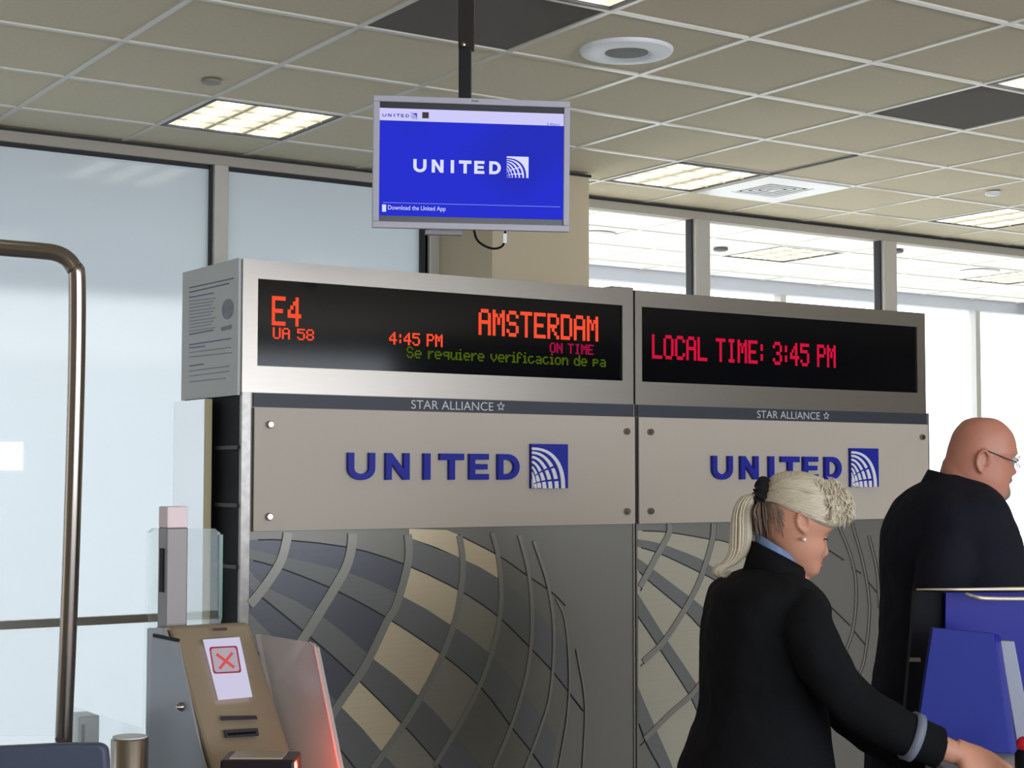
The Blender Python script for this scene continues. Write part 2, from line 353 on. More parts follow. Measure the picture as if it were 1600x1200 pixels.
# ================================================================ LED and lettering
FONT = {'A': '01110 10001 10001 11111 10001 10001 10001', 'M': '10001 11011 10101 10101 10001 10001 10001', 'S': '01110 10001 10000 01110 00001 10001 01110',
 'T': '11111 00100 00100 00100 00100 00100 00100', 'E': '11111 10000 10000 11110 10000 10000 11111', 'R': '11110 10001 10001 11110 10100 10010 10001',
 'D': '11110 10001 10001 10001 10001 10001 11110', 'O': '01110 10001 10001 10001 10001 10001 01110', 'N': '10001 11001 10101 10101 10011 10001 10001',
 'I': '01110 00100 00100 00100 00100 00100 01110', 'L': '10000 10000 10000 10000 10000 10000 11111', 'C': '01110 10001 10000 10000 10000 10001 01110',
 'P': '11110 10001 10001 11110 10000 10000 10000', 'U': '10001 10001 10001 10001 10001 10001 01110', '4': '00010 00110 01010 10010 11111 00010 00010',
 '5': '11111 10000 11110 00001 00001 10001 01110', '8': '01110 10001 10001 01110 10001 10001 01110', '3': '01110 10001 00001 00110 00001 10001 01110',
 ':': '000 010 010 000 010 010 000', ' ': '000 000 000 000 000 000 000',
 'e': '00000 00000 01110 10001 11111 10000 01110', 'r': '0000 0000 1011 1100 1000 1000 1000', 'q': '00000 00000 01111 10001 01111 00001 00001',
 'u': '00000 00000 10001 10001 10001 10011 01101', 'i': '010 000 110 010 010 010 111', 'v': '00000 00000 10001 10001 10001 01010 00100',
 'f': '0110 1001 1000 1110 1000 1000 1000', 'c': '00000 00000 01110 10000 10000 10001 01110', 'a': '00000 00000 01110 00001 01111 10001 01111',
 'o': '00000 00000 01110 10001 10001 10001 01110', 'n': '00000 00000 10110 11001 10001 10001 10001', 'd': '00001 00001 01101 10011 10001 10001 01111', 'p': '00000 00000 11110 10001 11110 10000 10000'}
YS = 4.64
def led(text, x0, x1, zt, zb, m, parent, Y, sub=2, fill=.9):
    cols = sum(len(FONT[c].split()[0]) + 1 for c in text) - 1
    cw = (x1 - x0) / cols; rh = (zt - zb) / 7; b = MB(); x = x0
    for c in text:
        rows = FONT[c].split()
        for r, row in enumerate(rows):
            for k, ch in enumerate(row):
                if ch == '1':
                    xx = x + k * cw
                    for s in range(sub):
                        h = rh / sub; z = zt - r * rh - s * h
                        b.box(xx - cw * .12, xx + cw * (fill + .12), Y - .002, Y, z - h * fill, z)
        x += (len(rows[0]) + 1) * cw
    return tag(b.build('led_lettering', m, parent, fix=False), kind='stuff')
def stroke(pts, w):
    """ribbon polygons round a 2-D polyline"""
    out = []
    for i in range(len(pts) - 1):
        (x0, y0), (x1, y1) = pts[i], pts[i + 1]; L = hypot(x1 - x0, y1 - y0) or 1e-9
        nx, ny = -(y1 - y0) / L * w / 2, (x1 - x0) / L * w / 2
        out.append([(x0 + nx, y0 + ny), (x0 - nx, y0 - ny), (x1 - nx, y1 - ny), (x1 + nx, y1 + ny)])
    return out
def ribbon(pts, w0, w1=None):
    """one continuous 2-D ribbon: left and right offset points"""
    L, R = [], []; n = len(pts); w1 = w0 if w1 is None else w1
    for i, p in enumerate(pts):
        a, b = pts[max(i - 1, 0)], pts[min(i + 1, n - 1)]; d = hypot(b[0] - a[0], b[1] - a[1]) or 1e-9
        w = (w0 + (w1 - w0) * i / (n - 1)) / 2; nx, ny = -(b[1] - a[1]) / d * w, (b[0] - a[0]) / d * w
        L.append((p[0] + nx, p[1] + ny)); R.append((p[0] - nx, p[1] - ny))
    return L, R
LET = [('U', 0, .149), ('N', .209, .343), ('I', .425, .463), ('T', .519, .661), ('E', .694, .81), ('D', .866, 1.)]
def letter_quads(ch, w, s):
    """2-D convex polygons; height 1, width w, stroke s"""
    R = lambda a, b, c, d: [(a, c), (b, c), (b, d), (a, d)]
    if ch == 'I': return [R(0, w, 0, 1)]
    if ch == 'T': return [R(0, w, 1 - s, 1), R(w / 2 - s / 2, w / 2 + s / 2, 0, 1 - s)]
    if ch == 'E': return [R(0, s, 0, 1), R(s, w, 0, s * .9), R(s, w, 1 - s * .9, 1), R(s, w * .93, .5 - s * .42, .5 + s * .42)]
    if ch == 'N': return [R(0, s, 0, 1), R(w - s, w, 0, 1), [(s, 1), (s, .60), (w - s, 0), (w - s, .40)]]
    def arc(cx, cy, ro_x, ro_y, ri_x, ri_y, a0, a1, n=10):
        q = []
        for k in range(n):
            t0, t1 = a0 + (a1 - a0) * k / n, a0 + (a1 - a0) * (k + 1) / n
            q.append([(cx + ro_x * cos(t0), cy + ro_y * sin(t0)), (cx + ro_x * cos(t1), cy + ro_y * sin(t1)), (cx + ri_x * cos(t1), cy + ri_y * sin(t1)), (cx + ri_x * cos(t0), cy + ri_y * sin(t0))])
        return q
    if ch == 'U': return [R(0, s, .42, 1), R(w - s, w, .42, 1)] + arc(w / 2, .42, w / 2, .43, w / 2 - s, .43 - s * .9, pi, 2 * pi)
    if ch == 'D': return [R(0, s, 0, 1), R(s, w * .45, 0, s * .9), R(s, w * .45, 1 - s * .9, 1)] + arc(w * .45, .5, w * .55, .5, w * .55 - s, .5 - s * .9, -pi / 2, pi / 2)
def wordmark(x0, x1, z0, z1, Y, th, m, parent, P=None, part='letter'):
    """P maps (x, z, depth) to world; default is the sign plane"""
    P = P or (lambda a, b, d: Vector((a, Y - d, b)))
    H = z1 - z0; Wd = x1 - x0
    for ch, a, b in LET:
        mb = MB(); lx = x0 + a * Wd; w = (b - a) * Wd / H
        for poly in letter_quads(ch, w, .25):
            pts = [P(lx + u * H, z0 + v_ * H, 0) for u, v_ in poly]
            mb.prism(pts, P(0, 0, th) - P(0, 0, 0))
        mb.build(part, m, parent)
def emblem(x0, x1, z0, z1, th, m_plate, m_line, parent, P, inv=False):
    mb = MB().prism([P(x0, z0, 0), P(x1, z0, 0), P(x1, z1, 0), P(x0, z1, 0)], P(0, 0, th) - P(0, 0, 0))
    pl = mb.build('emblem', m_plate, parent); w, h = x1 - x0, z1 - z0
    A = [.92, .83, .73, .62, .50, .37, .22]; Bx = [.90, .72, .55, .39, .25, .13, .05]
    for k in range(7):
        pts = []
        n = 24; ex = .86 + .13 * k
        for s in range(n + 1):
            t = pi / 2 * s / n; c, d = max(cos(t), 0) ** ex, sin(t) ** ex
            pts.append((Bx[k] * d, A[k] * c))
        ins = []
        g = (.058, .105)
        for s in range(n + 1):
            t = pi / 2 * s / n; c, d = max(cos(t), 0) ** ex, sin(t) ** ex
            ins.append((max(Bx[k] - g[1], .0) * d, max(A[k] - g[0] * (1 - .2 * s / n), 0) * c))
        q = MB()
        for s in range(n):
            f = lambda p: P(x0 + max(0, min(1, p[0])) * w, z0 + max(0, min(1, p[1])) * h, th)
            if k > 0 and (s + k) % 6 == 3 and s > 10: continue       # crossing meridians cut the lower stripes
            q.prism([f(pts[s]), f(pts[s + 1]), f(ins[s + 1]), f(ins[s])], P(0, 0, th * 1.25 + .0008) - P(0, 0, th))
        q.build('globe_stripe', m_line, pl)
    return pl
def text_mesh(name, s, x0, x1, z0, m, parent, P, th=.0015, height=None):
    cu = bpy.data.curves.new(name, 'FONT'); cu.body = s; cu.extrude = 0; cu.offset = .0
    ob = bpy.data.objects.new(name, cu); C.objects.link(ob); dg = bpy.context.evaluated_depsgraph_get(); dg.update()
    me = bpy.data.meshes.new_from_object(ob.evaluated_get(dg)); bpy.data.objects.remove(ob)
    xs = [v.co.x for v in me.vertices]; k = (x1 - x0) / (max(xs) - min(xs)); a = min(xs); o0 = org(parent)
    ys = [v.co.y for v in me.vertices]; kz = k if height is None else height / (max(ys) - min(0, min(ys)))
    for v in me.vertices: v.co = P(x0 + (v.co.x - a) * k, z0 + v.co.y * kz, th) - o0
    me.materials.append(m); me.name = name
    o = bpy.data.objects.new(name, me); C.objects.link(o); o.parent = parent; return o

# ================================================================ BACKWALL SIGN UNITS
SP = lambda a, b, d: Vector((a, YS - d, b))
ZT, ZD1, ZD0, ZB1, ZB0, ZL = 2.292, 2.233, 1.960, 1.877, 1.832, 1.446
DY = .47
def unit(xa, xb, dx0, dx1, label, lx, ly0, ly1, star, px_logo):
    t = empty('gate_sign_cabinet', ((xa + xb) / 2, YS + DY / 2, 0), label, 'sign cabinet', 'stainless gate sign cabinets side by side')
    f = .03
    MB().box(xa, xb, YS, YS + f, ZD1, ZT).box(xa, xb, YS, YS + f, ZB1, ZD0).box(xa, dx0, YS, YS + f, ZD0, ZD1).box(dx1, xb, YS, YS + f, ZD0, ZD1).build('header_frame', M_steel, t)
    MB().box(xa + .001, xb - .001, YS + f, YS + DY, ZB1, ZT).build('header_box', mat('cabinet_grey', rgb(120, 122, 124), .5), t)
    d = MB().box(dx0, dx1, YS + .008, YS + f, ZD0, ZD1).build('display_panel', M_display, t)
    MB().box(lx, ly1, YS - .006, YS + .01, ZB0, ZB1 - .002).build('fascia_strip', M_band, t)
    lp = MB().box(lx, ly1, YS - .014, YS - .006, ZL, ZB0 - .002).build('logo_panel', M_acryl, t, bevel=.001)
    for a in (lx + .05, ly1 - .04):
        for z in (ZB0 - .055, ZL + .045):
            MB().lathe((a, YS - .014, z), [(.012, 0), (.012, .010), (.009, .014), (.001, .014)], 16, (0, -1, 0)).build('standoff_cap', M_chrome, lp, 'auto')
    MB().box(xa + .002, xb - .002, YS + .001, YS + .02, 0.08, ZB1).build('lower_panel', M_steel_d, t)
    MB().box(xa + .03, xb - .03, YS + .03, YS + DY - .06, 0, .08).build('plinth', M_black, t)
    MB().box(xa + .004, xa + .03, YS + .02, YS + DY, .08, ZB1).build('side_wall', M_black, t)
    MB().box(xb - .02, xb - .004, YS + .02, YS + DY, .08, ZB1).build('side_wall', M_black, t)
    MB().box(xa + .03, xb - .02, YS + DY - .02, YS + DY, .08, ZB1).build('back_panel', M_black, t)
    return t, d, lp
LU, LD, LL = unit(2.069, 3.598, 2.120, 3.549, 'left stainless sign cabinet with red gate number and destination display', 2.106, None, 3.594, None, None)
RU, RD, RL = unit(3.607, 5.125, 3.638, 5.076, 'right stainless sign cabinet with red local time display', 3.612, None, 5.120, None, None)
MB().box(3.5985, 3.6065, YS + .004, YS + .02, .08, ZT).build('seam_cover', M_black, LU)
MB().box(3.5925, 3.599, YS - .004, YS + .001, .08, ZB1).build('corner_strip', M_steel, LU)
MB().box(3.50, 3.598, YS - .002, YS + .06, ZT, ZT + .008).build('top_cap', M_steel, LU)
MB().box(2.069, 2.098, YS - .003, YS + .006, .08, ZB1).build('corner_strip', mat('edge_steel', rgb(150, 146, 142), .35, metal=.8, var=.4, vscale=30), LU)
MB().box(5.121, 5.138, YS - .003, YS + .03, .08, ZB1).build('corner_strip', M_steel, RU)
# side notice on the left end
sh = MB().box(2.060, 2.069, YS + .012, YS + DY, 1.868, ZT + .004).build('notice_panel', M_print, LU)
sh['label'] = 'grey notice panel with fine print and a small picture'
PX = lambda px, py: onX(px, py, 2.0595)
def line(px0, py0, px1, py1, m, wpx=2.2):
    a, b = PX(px0, py0), PX(px1, py1); c, d = PX(px1, py1 + wpx), PX(px0, py0 + wpx)
    return MB().prism([a, b, c, d], (-.0012, 0, 0)).build('print_line', m, sh)
M_i1 = mat('print_ink_dark', rgb(110, 108, 128), .8); M_i2 = mat('print_ink_blue', rgb(112, 110, 176), .8); M_i3 = mat('print_ink_pale', rgb(158, 160, 174), .8)
rows = [(449, 365, 434, M_i1), (456, 358, 442, M_i1), (464, 334, 457, M_i2)] + [(470 + 5.2 * k, 336 - (k % 3) * 3, 465 + 5.1 * k, M_i3) for k in range(10)] + [(522, 333, 515, M_i1),
        (538, 361, 528, M_i2), (543, 320, 540, M_i2), (550, 360, 542, M_i3), (557, 362, 550, M_i3), (571, 318, 568, M_i1), (579, 358, 571, M_i3), (587, 358, 579, M_i3), (596, 352, 590, M_i3)]
for ya, xb_, yb, m in rows: line(296, ya, xb_, yb, m, 1.6)
pc = [(356 + 9 * cos(a), 483 - 16 * sin(a)) for a in [2 * pi * k / 16 for k in range(16)]]
MB().prism([PX(a, b + (356 - a) * .25) for a, b in pc], (-.0012, 0, 0)).build('print_picture', mat('print_picture', rgb(140, 146, 158), .8, var=.3, vscale=40), sh)
MB().prism([PX(345, 512), PX(362, 507), PX(361, 514), PX(347, 517)], (-.0012, 0, 0)).build('print_picture', MC['print_picture'], sh)
# white side panel with a raw edge, open dark bay in front of it
MB().box(2.03, 2.052, YS + .20, YS + DY - .01, .05, 1.862).build('side_panel', mat('gloss_white_panel', rgb(250, 250, 252), .3, metal=.75), LU)
MB().box(2.03, 2.053, YS + .192, YS + .20, .05, 1.862).build('panel_edge', mat('raw_board_edge', rgb(196, 186, 148), .7), LU)
for z in (1.70, 1.52, 1.33, 1.1): MB().box(2.064, 2.072, YS + .02, YS + .19, z, z + .012).build('shelf_edge', mat('dark_shelf', rgb(30, 32, 42), .5), LU)

# LED lines
yl = YS + .0075
def ledpx(text, px0, pyt, pyb, px1, m, dsp, sub=2):
    a = onY(px0, pyt, YS); b = onY(px0, pyb, YS); c = onY(px1, pyt, YS); return led(text, a.x, c.x, a.z, b.z, m, dsp, yl, sub)
ledpx('E4', 427, 462, 508, 472, M_red, LD, 3)
ledpx('UA 58', 428, 511, 529, 492, M_red, LD)
ledpx('4:45 PM', 610, 518, 538, 693, M_red, LD)
ledpx('AMSTERDAM', 750, 482, 523, 936, M_red, LD, 3)
ledpx('ON TIME', 861, 535, 551, 929, M_pink, LD)
ledpx('Se requiere verificacion de pa', 637, 541, 559, 948, M_green, LD)
ledpx('LOCAL TIME: 3:45 PM', 1021, 522, 560, 1307, M_crim, RD, 3)
# fascia lettering and small star mark
M_let = mat('silver_lettering', rgb(190, 192, 198), .5)
def fascia(unit_, px0, px1, sx):
    P = lambda a, b, d: Vector((a, YS - .006 - d, b))
    a, b = onY(px0, 630, YS), onY(px1, 630, YS); zc = (ZB0 + ZB1) / 2
    text_mesh('fascia_lettering', 'STAR ALLIANCE', a.x, b.x, zc - .0155, M_let, unit_, P, .001, .029)
    c = onY(sx, 630, YS).x
    mb = MB()
    for k in range(5):
        an = pi / 2 + 2 * pi * k / 5; bn = an + pi / 5; cn = an - pi / 5
        tip = (cos(an), sin(an)); l_ = (.5 * cos(bn), .5 * sin(bn)); r2 = (.5 * cos(cn), .5 * sin(cn)); t2 = (.62 * cos(an), .62 * sin(an)); l2 = (.32 * cos(bn), .32 * sin(bn)); rr = (.32 * cos(cn), .32 * sin(cn))
        for poly in ([tip, l_, l2, t2], [tip, t2, rr, r2]):
            mb.prism([P(c + u * .017, zc + v2 * .017, 0) for u, v2 in poly], (0, -.0012, 0))
    mb.build('star_mark', M_let, unit_)
fascia(LU, 641, 769, 781); fascia(RU, 1181, 1279, 1289)
PL = lambda a, b, d: Vector((a, YS - .015 - d, b))
M_shw = mat('emblem_white', rgb(222, 222, 230), .4)
wordmark(2.426, 3.085, 1.605, 1.692, 0, .014, M_blue, LL, PL); emblem(3.133, 3.287, 1.575, 1.728, .014, M_blue, M_shw, LL, PL)
wordmark(3.947, 4.610, 1.605, 1.693, 0, .014, M_blue, RL, PL); emblem(4.660, 4.814, 1.575, 1.728, .014, M_blue, M_shw, RL, PL)

# ---------------------------------------------------------------- etched globe lattice on the lower panels
def inlay(poly, m, parent, name='inlay_patch', th=.0015, conv=lambda a, b: (360 + .375 * a, 800 + .375 * b)):  # thin patch on the metal that carries a painted reflection tone
    pts = [onY(*conv(a, b), YS) for a, b in poly]; pts = [Vector((max(2.10 if p.x < 3.6 else 3.613, p.x), YS + .001, min(p.z, ZL - .001))) for p in pts]
    return MB().prism(pts, (0, -th, 0)).build(name, m, parent)
Pl = {0: {4: (950, 95), 5: (1110, 178), 6: (1232, 262), 7: (1335, 332), 8: (1395, 390)},
      1: {0: (55, 118), 1: (228, 117), 2: (505, 150), 3: (735, 222), 4: (960, 330), 5: (1115, 435), 6: (1248, 565), 7: (1338, 660), 8: (1405, 745), 9: (1470, 830)},
      2: {0: (55, 193), 1: (190, 228), 2: (430, 322), 3: (660, 446), 4: (880, 593), 5: (1042, 730), 6: (1168, 893), 7: (1262, 1010), 8: (1330, 1110)},
      3: {0: (55, 300), 1: (102, 333), 2: (322, 512), 3: (528, 695), 4: (722, 890), 5: (860, 1045), 6: (960, 1180)},
      4: {0: (55, 520), 1: (60, 525), 2: (240, 730), 3: (400, 920), 4: (560, 1120), 5: (660, 1260)}}
Ql = {0: {3: (745, 108), 4: (955, 190), 5: (1115, 275), 6: (1240, 375), 7: (1335, 480), 8: (1400, 560)},
      1: {0: (55, 155), 1: (215, 188), 2: (472, 246), 3: (706, 345), 4: (920, 472), 5: (1080, 590), 6: (1205, 735), 7: (1295, 850), 8: (1360, 950)},
      2: {0: (55, 245), 1: (150, 315), 2: (375, 430), 3: (595, 612), 4: (785, 768), 5: (932, 925), 6: (1045, 1060), 7: (1130, 1180)},
      3: {0: (55, 400), 1: (70, 420), 2: (270, 620), 3: (460, 810), 4: (640, 1010), 5: (760, 1160)}}
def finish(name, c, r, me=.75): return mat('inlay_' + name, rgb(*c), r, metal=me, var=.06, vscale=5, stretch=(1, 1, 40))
f_b = finish('grey', (118, 119, 118), .5); f_g = finish('champagne', (216, 200, 170), .36, .6); f_dark_refl = finish('slate', (96, 97, 104), .42); f_m = finish('nickel', (152, 148, 136), .45)  # bright, mid and dark tones are reflections painted into the brushed metal
A_refl = {0: f_dark_refl, 1: f_dark_refl, 2: f_dark_refl, 3: f_g, 4: f_m, 5: f_m, 6: f_b, 7: f_b, 8: f_b}; f_q = finish('plain_grey', (124, 121, 113), .42, .6); f_q2 = finish('cool_grey', (116, 117, 118), .45, .6)  # column by column, the tone follows the painted reflection
for _j in (5, 6, 7, 8): A_refl[_j] = f_q
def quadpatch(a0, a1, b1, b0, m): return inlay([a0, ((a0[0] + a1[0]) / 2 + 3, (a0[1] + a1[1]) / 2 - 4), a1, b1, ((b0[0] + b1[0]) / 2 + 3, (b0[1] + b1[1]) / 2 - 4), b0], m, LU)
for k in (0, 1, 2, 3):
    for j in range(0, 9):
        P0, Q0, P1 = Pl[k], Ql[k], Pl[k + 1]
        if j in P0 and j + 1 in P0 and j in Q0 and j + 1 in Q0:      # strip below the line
            quadpatch(P0[j], P0[j + 1], Q0[j + 1], Q0[j], f_g if (k == 0 and j == 4) else A_refl[j])
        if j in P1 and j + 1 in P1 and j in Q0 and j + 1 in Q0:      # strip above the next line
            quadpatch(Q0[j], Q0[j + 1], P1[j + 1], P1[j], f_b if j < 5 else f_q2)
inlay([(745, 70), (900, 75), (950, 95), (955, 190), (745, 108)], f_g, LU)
M_grv = mat('groove_black', rgb(38, 38, 42), .6)
def groove(pts, conv, par, w=.0055, m=M_grv, name='groove', th=.0026):
    p2 = path([conv(*p) for p in pts], 24); q = [onY(a, b, YS) for a, b in p2]; q = [(v.x, v.z) for v in q if v.z < ZL and (2.10 < v.x < 3.592 or 3.615 < v.x)]
    if len(q) < 2: return
    L, R = ribbon(q, w); mb = MB()
    for i in range(len(L) - 1):
        mb.prism([Vector((L[i][0], YS, L[i][1])), Vector((R[i][0], YS, R[i][1])), Vector((R[i + 1][0], YS, R[i + 1][1])), Vector((L[i + 1][0], YS, L[i + 1][1]))], (0, -th, 0))
    mb.build(name, m, par)
cl = lambda a, b: (360 + .375 * a, 800 + .375 * b)
for k in Pl:
    ks = sorted(Pl[k]); groove([Pl[k][j] for j in ks], cl, LU, .0042)
MERL = [[(238, 70), (232, 120), (200, 220), (110, 350), (50, 410)],
        [(508, 70), (502, 150), (480, 230), (430, 320), (350, 450), (280, 560), (180, 700)],
        [(735, 60), (740, 200), (690, 385), (650, 455), (560, 640), (450, 800), (330, 1000)],
        [(945, 55), (966, 200), (955, 350), (925, 480), (870, 620), (780, 790), (690, 930), (590, 1070)],
        [(1080, 55), (1116, 200), (1124, 400), (1082, 600), (1000, 800), (850, 1055)],
        [(1190, 55), (1240, 250), (1255, 450), (1238, 650), (1180, 860), (1095, 1065)],
        [(1262, 120), (1320, 300), (1346, 500), (1332, 750), (1290, 900), (1225, 1070)],
        [(1355, 360), (1392, 450), (1410, 650), (1402, 850), (1365, 1070)],
        [(1440, 570), (1476, 800), (1466, 1070)]]
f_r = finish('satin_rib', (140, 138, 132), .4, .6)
for k, pts in enumerate(MERL):
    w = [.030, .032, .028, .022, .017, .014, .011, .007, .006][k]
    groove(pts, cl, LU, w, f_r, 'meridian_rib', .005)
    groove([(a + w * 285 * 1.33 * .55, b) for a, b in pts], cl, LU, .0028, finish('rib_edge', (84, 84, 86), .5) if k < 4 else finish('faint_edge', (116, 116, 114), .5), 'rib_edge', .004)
# right panel
cr = lambda a, b: (940 + .35 * a, 780 + .35 * b)
PR = [[(160, 140), (300, 148), (480, 178), (560, 192), (760, 262)], [(160, 212), (265, 245), (440, 328), (505, 362), (740, 505)],
      [(160, 315), (205, 360), (360, 490), (435, 567), (560, 700), (700, 870)], [(163, 525), (240, 640), (385, 865), (430, 955), (520, 1120)], [(160, 985), (200, 1090), (260, 1200)]]
QR = [[(160, 178), (270, 200), (450, 270), (490, 300), (745, 440)], [(160, 262), (240, 320), (385, 430), (450, 480), (600, 620), (720, 760)],
      [(160, 420), (280, 610), (420, 820), (480, 930), (560, 1080)], [(160, 835), (240, 1020), (310, 1180), (330, 1240)]]
def strip(A, B, m, par, conv, n=10):
    a = path(A, n); b = path(B, n)
    for i in range(n): inlay([a[i], a[i + 1], b[i + 1], b[i]], m, par, conv=conv)
f_w = finish('pale_satin', (178, 172, 156), .5, .5)  # pale tone is reflected light painted into the right-hand cells
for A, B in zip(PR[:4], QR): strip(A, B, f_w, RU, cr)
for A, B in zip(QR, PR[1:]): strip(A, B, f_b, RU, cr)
for pts in PR: groove(pts, cr, RU, .0042)
for k, pts in enumerate([[(302, 110), (295, 160), (240, 260), (160, 410)], [(498, 110), (490, 185), (440, 350), (370, 490), (270, 640), (160, 745)], [(640, 110), (650, 300), (600, 500), (440, 820), (300, 960), (160, 1100)],
             [(800, 110), (830, 300), (780, 560), (640, 860), (420, 1150)]]):
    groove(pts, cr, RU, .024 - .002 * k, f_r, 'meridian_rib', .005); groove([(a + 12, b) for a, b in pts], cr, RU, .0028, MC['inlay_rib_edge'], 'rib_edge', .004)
c3 = lambda a, b: (1040 + .41667 * a, 700 + .41667 * b)
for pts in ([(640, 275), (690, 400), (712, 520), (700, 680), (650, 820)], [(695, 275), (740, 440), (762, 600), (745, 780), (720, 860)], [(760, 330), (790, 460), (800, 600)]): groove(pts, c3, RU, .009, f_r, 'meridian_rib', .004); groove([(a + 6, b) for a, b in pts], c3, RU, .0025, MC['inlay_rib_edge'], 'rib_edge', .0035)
for pts in ([(612, 383), (668, 420)], [(698, 448), (732, 470)], [(758, 500), (792, 542)], [(612, 588), (692, 666)], [(708, 688), (752, 742)]): groove(pts, c3, RU, .0045)

# ================================================================ HANGING MONITOR
DM = 4.8; mc = at(737, 257, DM); ang = radians(8.4)
mr = R0 * cos(ang) + F0 * sin(ang); mn = -(F0 * cos(ang) - R0 * sin(ang)); mu = Vector((0, 0, 1)); tilt = radians(3)
mn2 = (mn * cos(tilt) - mu * sin(tilt)).normalized(); mu2 = (mu * cos(tilt) + mn * sin(tilt)).normalized()
mon = empty('hanging_monitor', mc, 'flat monitor with silver bezel and blue welcome screen hanging from the ceiling', 'monitor')
k_ = DM / F * 1.005
MP = lambda a, b, d: mc + mr * ((a - 737) * k_ * 1.012) - mu2 * ((b - 257) * k_) + mn2 * d      # a, b: picture units on the screen plane
def mrect(a0, a1, b0, b1, d0, d1): return MB().prism([MP(a0, b0, d0), MP(a1, b0, d0), MP(a1, b1, d0), MP(a0, b1, d0)], mn2 * (d1 - d0))
M_bez = mat('silver_bezel', rgb(176, 174, 188), .4, spec=.5)
bz = MB()
for r in ((585, 889, 155, 164.5), (585, 889, 349, 359), (585, 595, 164.5, 349), (879.5, 889, 164.5, 349)):
    q = mrect(*r, -.01, .012); bz.add(q.v, q.f)
bz.build('bezel', M_bez, mon, bevel=.002)
mrect(589, 885, 159, 355, -.055, -.01).build('housing', mat('monitor_back', rgb(60, 60, 66), .6), mon, bevel=.01)
scr = mrect(595, 879.5, 164.5, 349, -.009, .004).build('screen', mat('screen_black', rgb(10, 10, 24), .25), mon)
mrect(595, 879.5, 174, 193, .004, .0045).build('title_bar', emis('screen_white', (.62, .60, .95, 1), 1.0), scr)
bm_ = bpy.data.materials.new('screen_blue'); bm_.use_nodes = True
nn = bm_.node_tree.nodes; ll = bm_.node_tree.links; nn.clear(); oo = nn.new('ShaderNodeOutputMaterial'); ee = nn.new('ShaderNodeEmission'); nz = nn.new('ShaderNodeTexNoise'); nz.inputs['Scale'].default_value = 1.6; nz.inputs['Detail'].default_value = 0
rr_ = nn.new('ShaderNodeValToRGB'); rr_.color_ramp.elements[0].position = .3; rr_.color_ramp.elements[0].color = (.020, .030, .50, 1); rr_.color_ramp.elements[1].position = .6; rr_.color_ramp.elements[1].color = (.022, .032, .62, 1)
ll.new(nz.outputs['Fac'], rr_.inputs[0]); ll.new(rr_.outputs[0], ee.inputs[0]); ll.new(ee.outputs[0], oo.inputs[0])
mrect(595, 879.5, 193, 340, .004, .0045).build('blue_field', bm_, scr)
MS = lambda a, b, d: mc + mr * ((a - 737) * k_ * 1.012) + mu2 * ((b) * k_) + mn2 * (.0046 + d)
M_sw = emis('screen_logo_white', (.72, .74, 1, 1), 1.0); M_sb = emis('screen_ink', (.05, .06, .45, 1), 1.); M_dim = emis('screen_dim', (.25, .30, .85, 1), 1.)
wordmark(647, 782, -14.5, 5.5, 0, .0008, M_sw, scr, MS, 'screen_letter')
emblem(791, 825, -19, 14, .0006, M_sw, emis('screen_logo_blue', (.03, .04, .55, 1), 1), scr, MS)
wordmark(599, 640, 69.5, 74.5, 0, .0004, M_sb, scr, MS, 'screen_letter')
emblem(642, 652, 67, 76.5, .0004, M_sb, M_sw, scr, MS)
mrect(660, 670, 178.5, 188, .0046, .0052).build('screen_icon', emis('screen_olive', (.05, .05, .04, 1), 1), scr)
mrect(601, 875, 319.4, 320.2, .0046, .005).build('screen_rule', M_dim, scr)
mrect(600, 606, 323, 334, .0046, .0052).build('screen_icon', M_sw, scr)
text_mesh('screen_caption', 'Download the United App', 609, 697, -73.5, M_sw, scr, MS, .0004, 9)
text_mesh('screen_clock', '3:45pm', 853, 873, 64.5, M_sb, scr, MS, .0004, 5)
mrect(735, 746, 158, 160.5, .012, .0125).build('badge', mat('badge_grey', rgb(110, 110, 120), .3), mon)
mrect(668, 725, 359, 366, -.05, -.02).build('speaker_bar', mat('underside_grey', rgb(140, 138, 140), .5), mon)
# pole and bracket
pc_ = mc - mn2 * .09
pt = at(727, 10, DM + .09); pcx = Vector((pt.x, pt.y, 0)); w = 11.0 * DM / F
MB().obox(Vector((pcx.x, pcx.y, (mc.z + .02 + CZ) / 2)), R0, F0, mu, .019, .022, (CZ - mc.z - .02) / 2).build('pole', mat('pole_black', rgb(20, 19, 26), .35), mon, bevel=.003)
MB().obox(Vector((pcx.x, pcx.y, CZ - .13)) + R0 * .004, R0, F0, mu, .024, .026, .13).build('pole_sleeve', mat('pole_sleeve', rgb(48, 42, 40), .4, metal=.4), mon, bevel=.002)
bo = at(724, 70, DM + .045); MB().lathe(bo, [(.007, 0), (.007, .01), (.001, .012)], 12, -F0).build('bolt', M_chrome, mon)
MB().obox((pcx + Vector((0, 0, mc.z)) + mc - mn2 * .05) / 2 + Vector((0, 0, 0)), R0, F0, mu, .05, .035, .05).build('bracket', M_black, mon)
cp = [MP(743, 356, -.03), MP(748, 372, -.03), MP(760, 382, -.028), MP(775, 386, -.026), MP(787, 382, -.025), MP(791, 372, -.025), MP(792, 358, -.03)]
MB().tube([Vector(p) for p in path(cp, 24)], .0035, 8).build('cable', M_black, mon, True)
mrect(788.5, 794, 362, 377, -.022, -.020).build('cable_tag', M_white, mon)

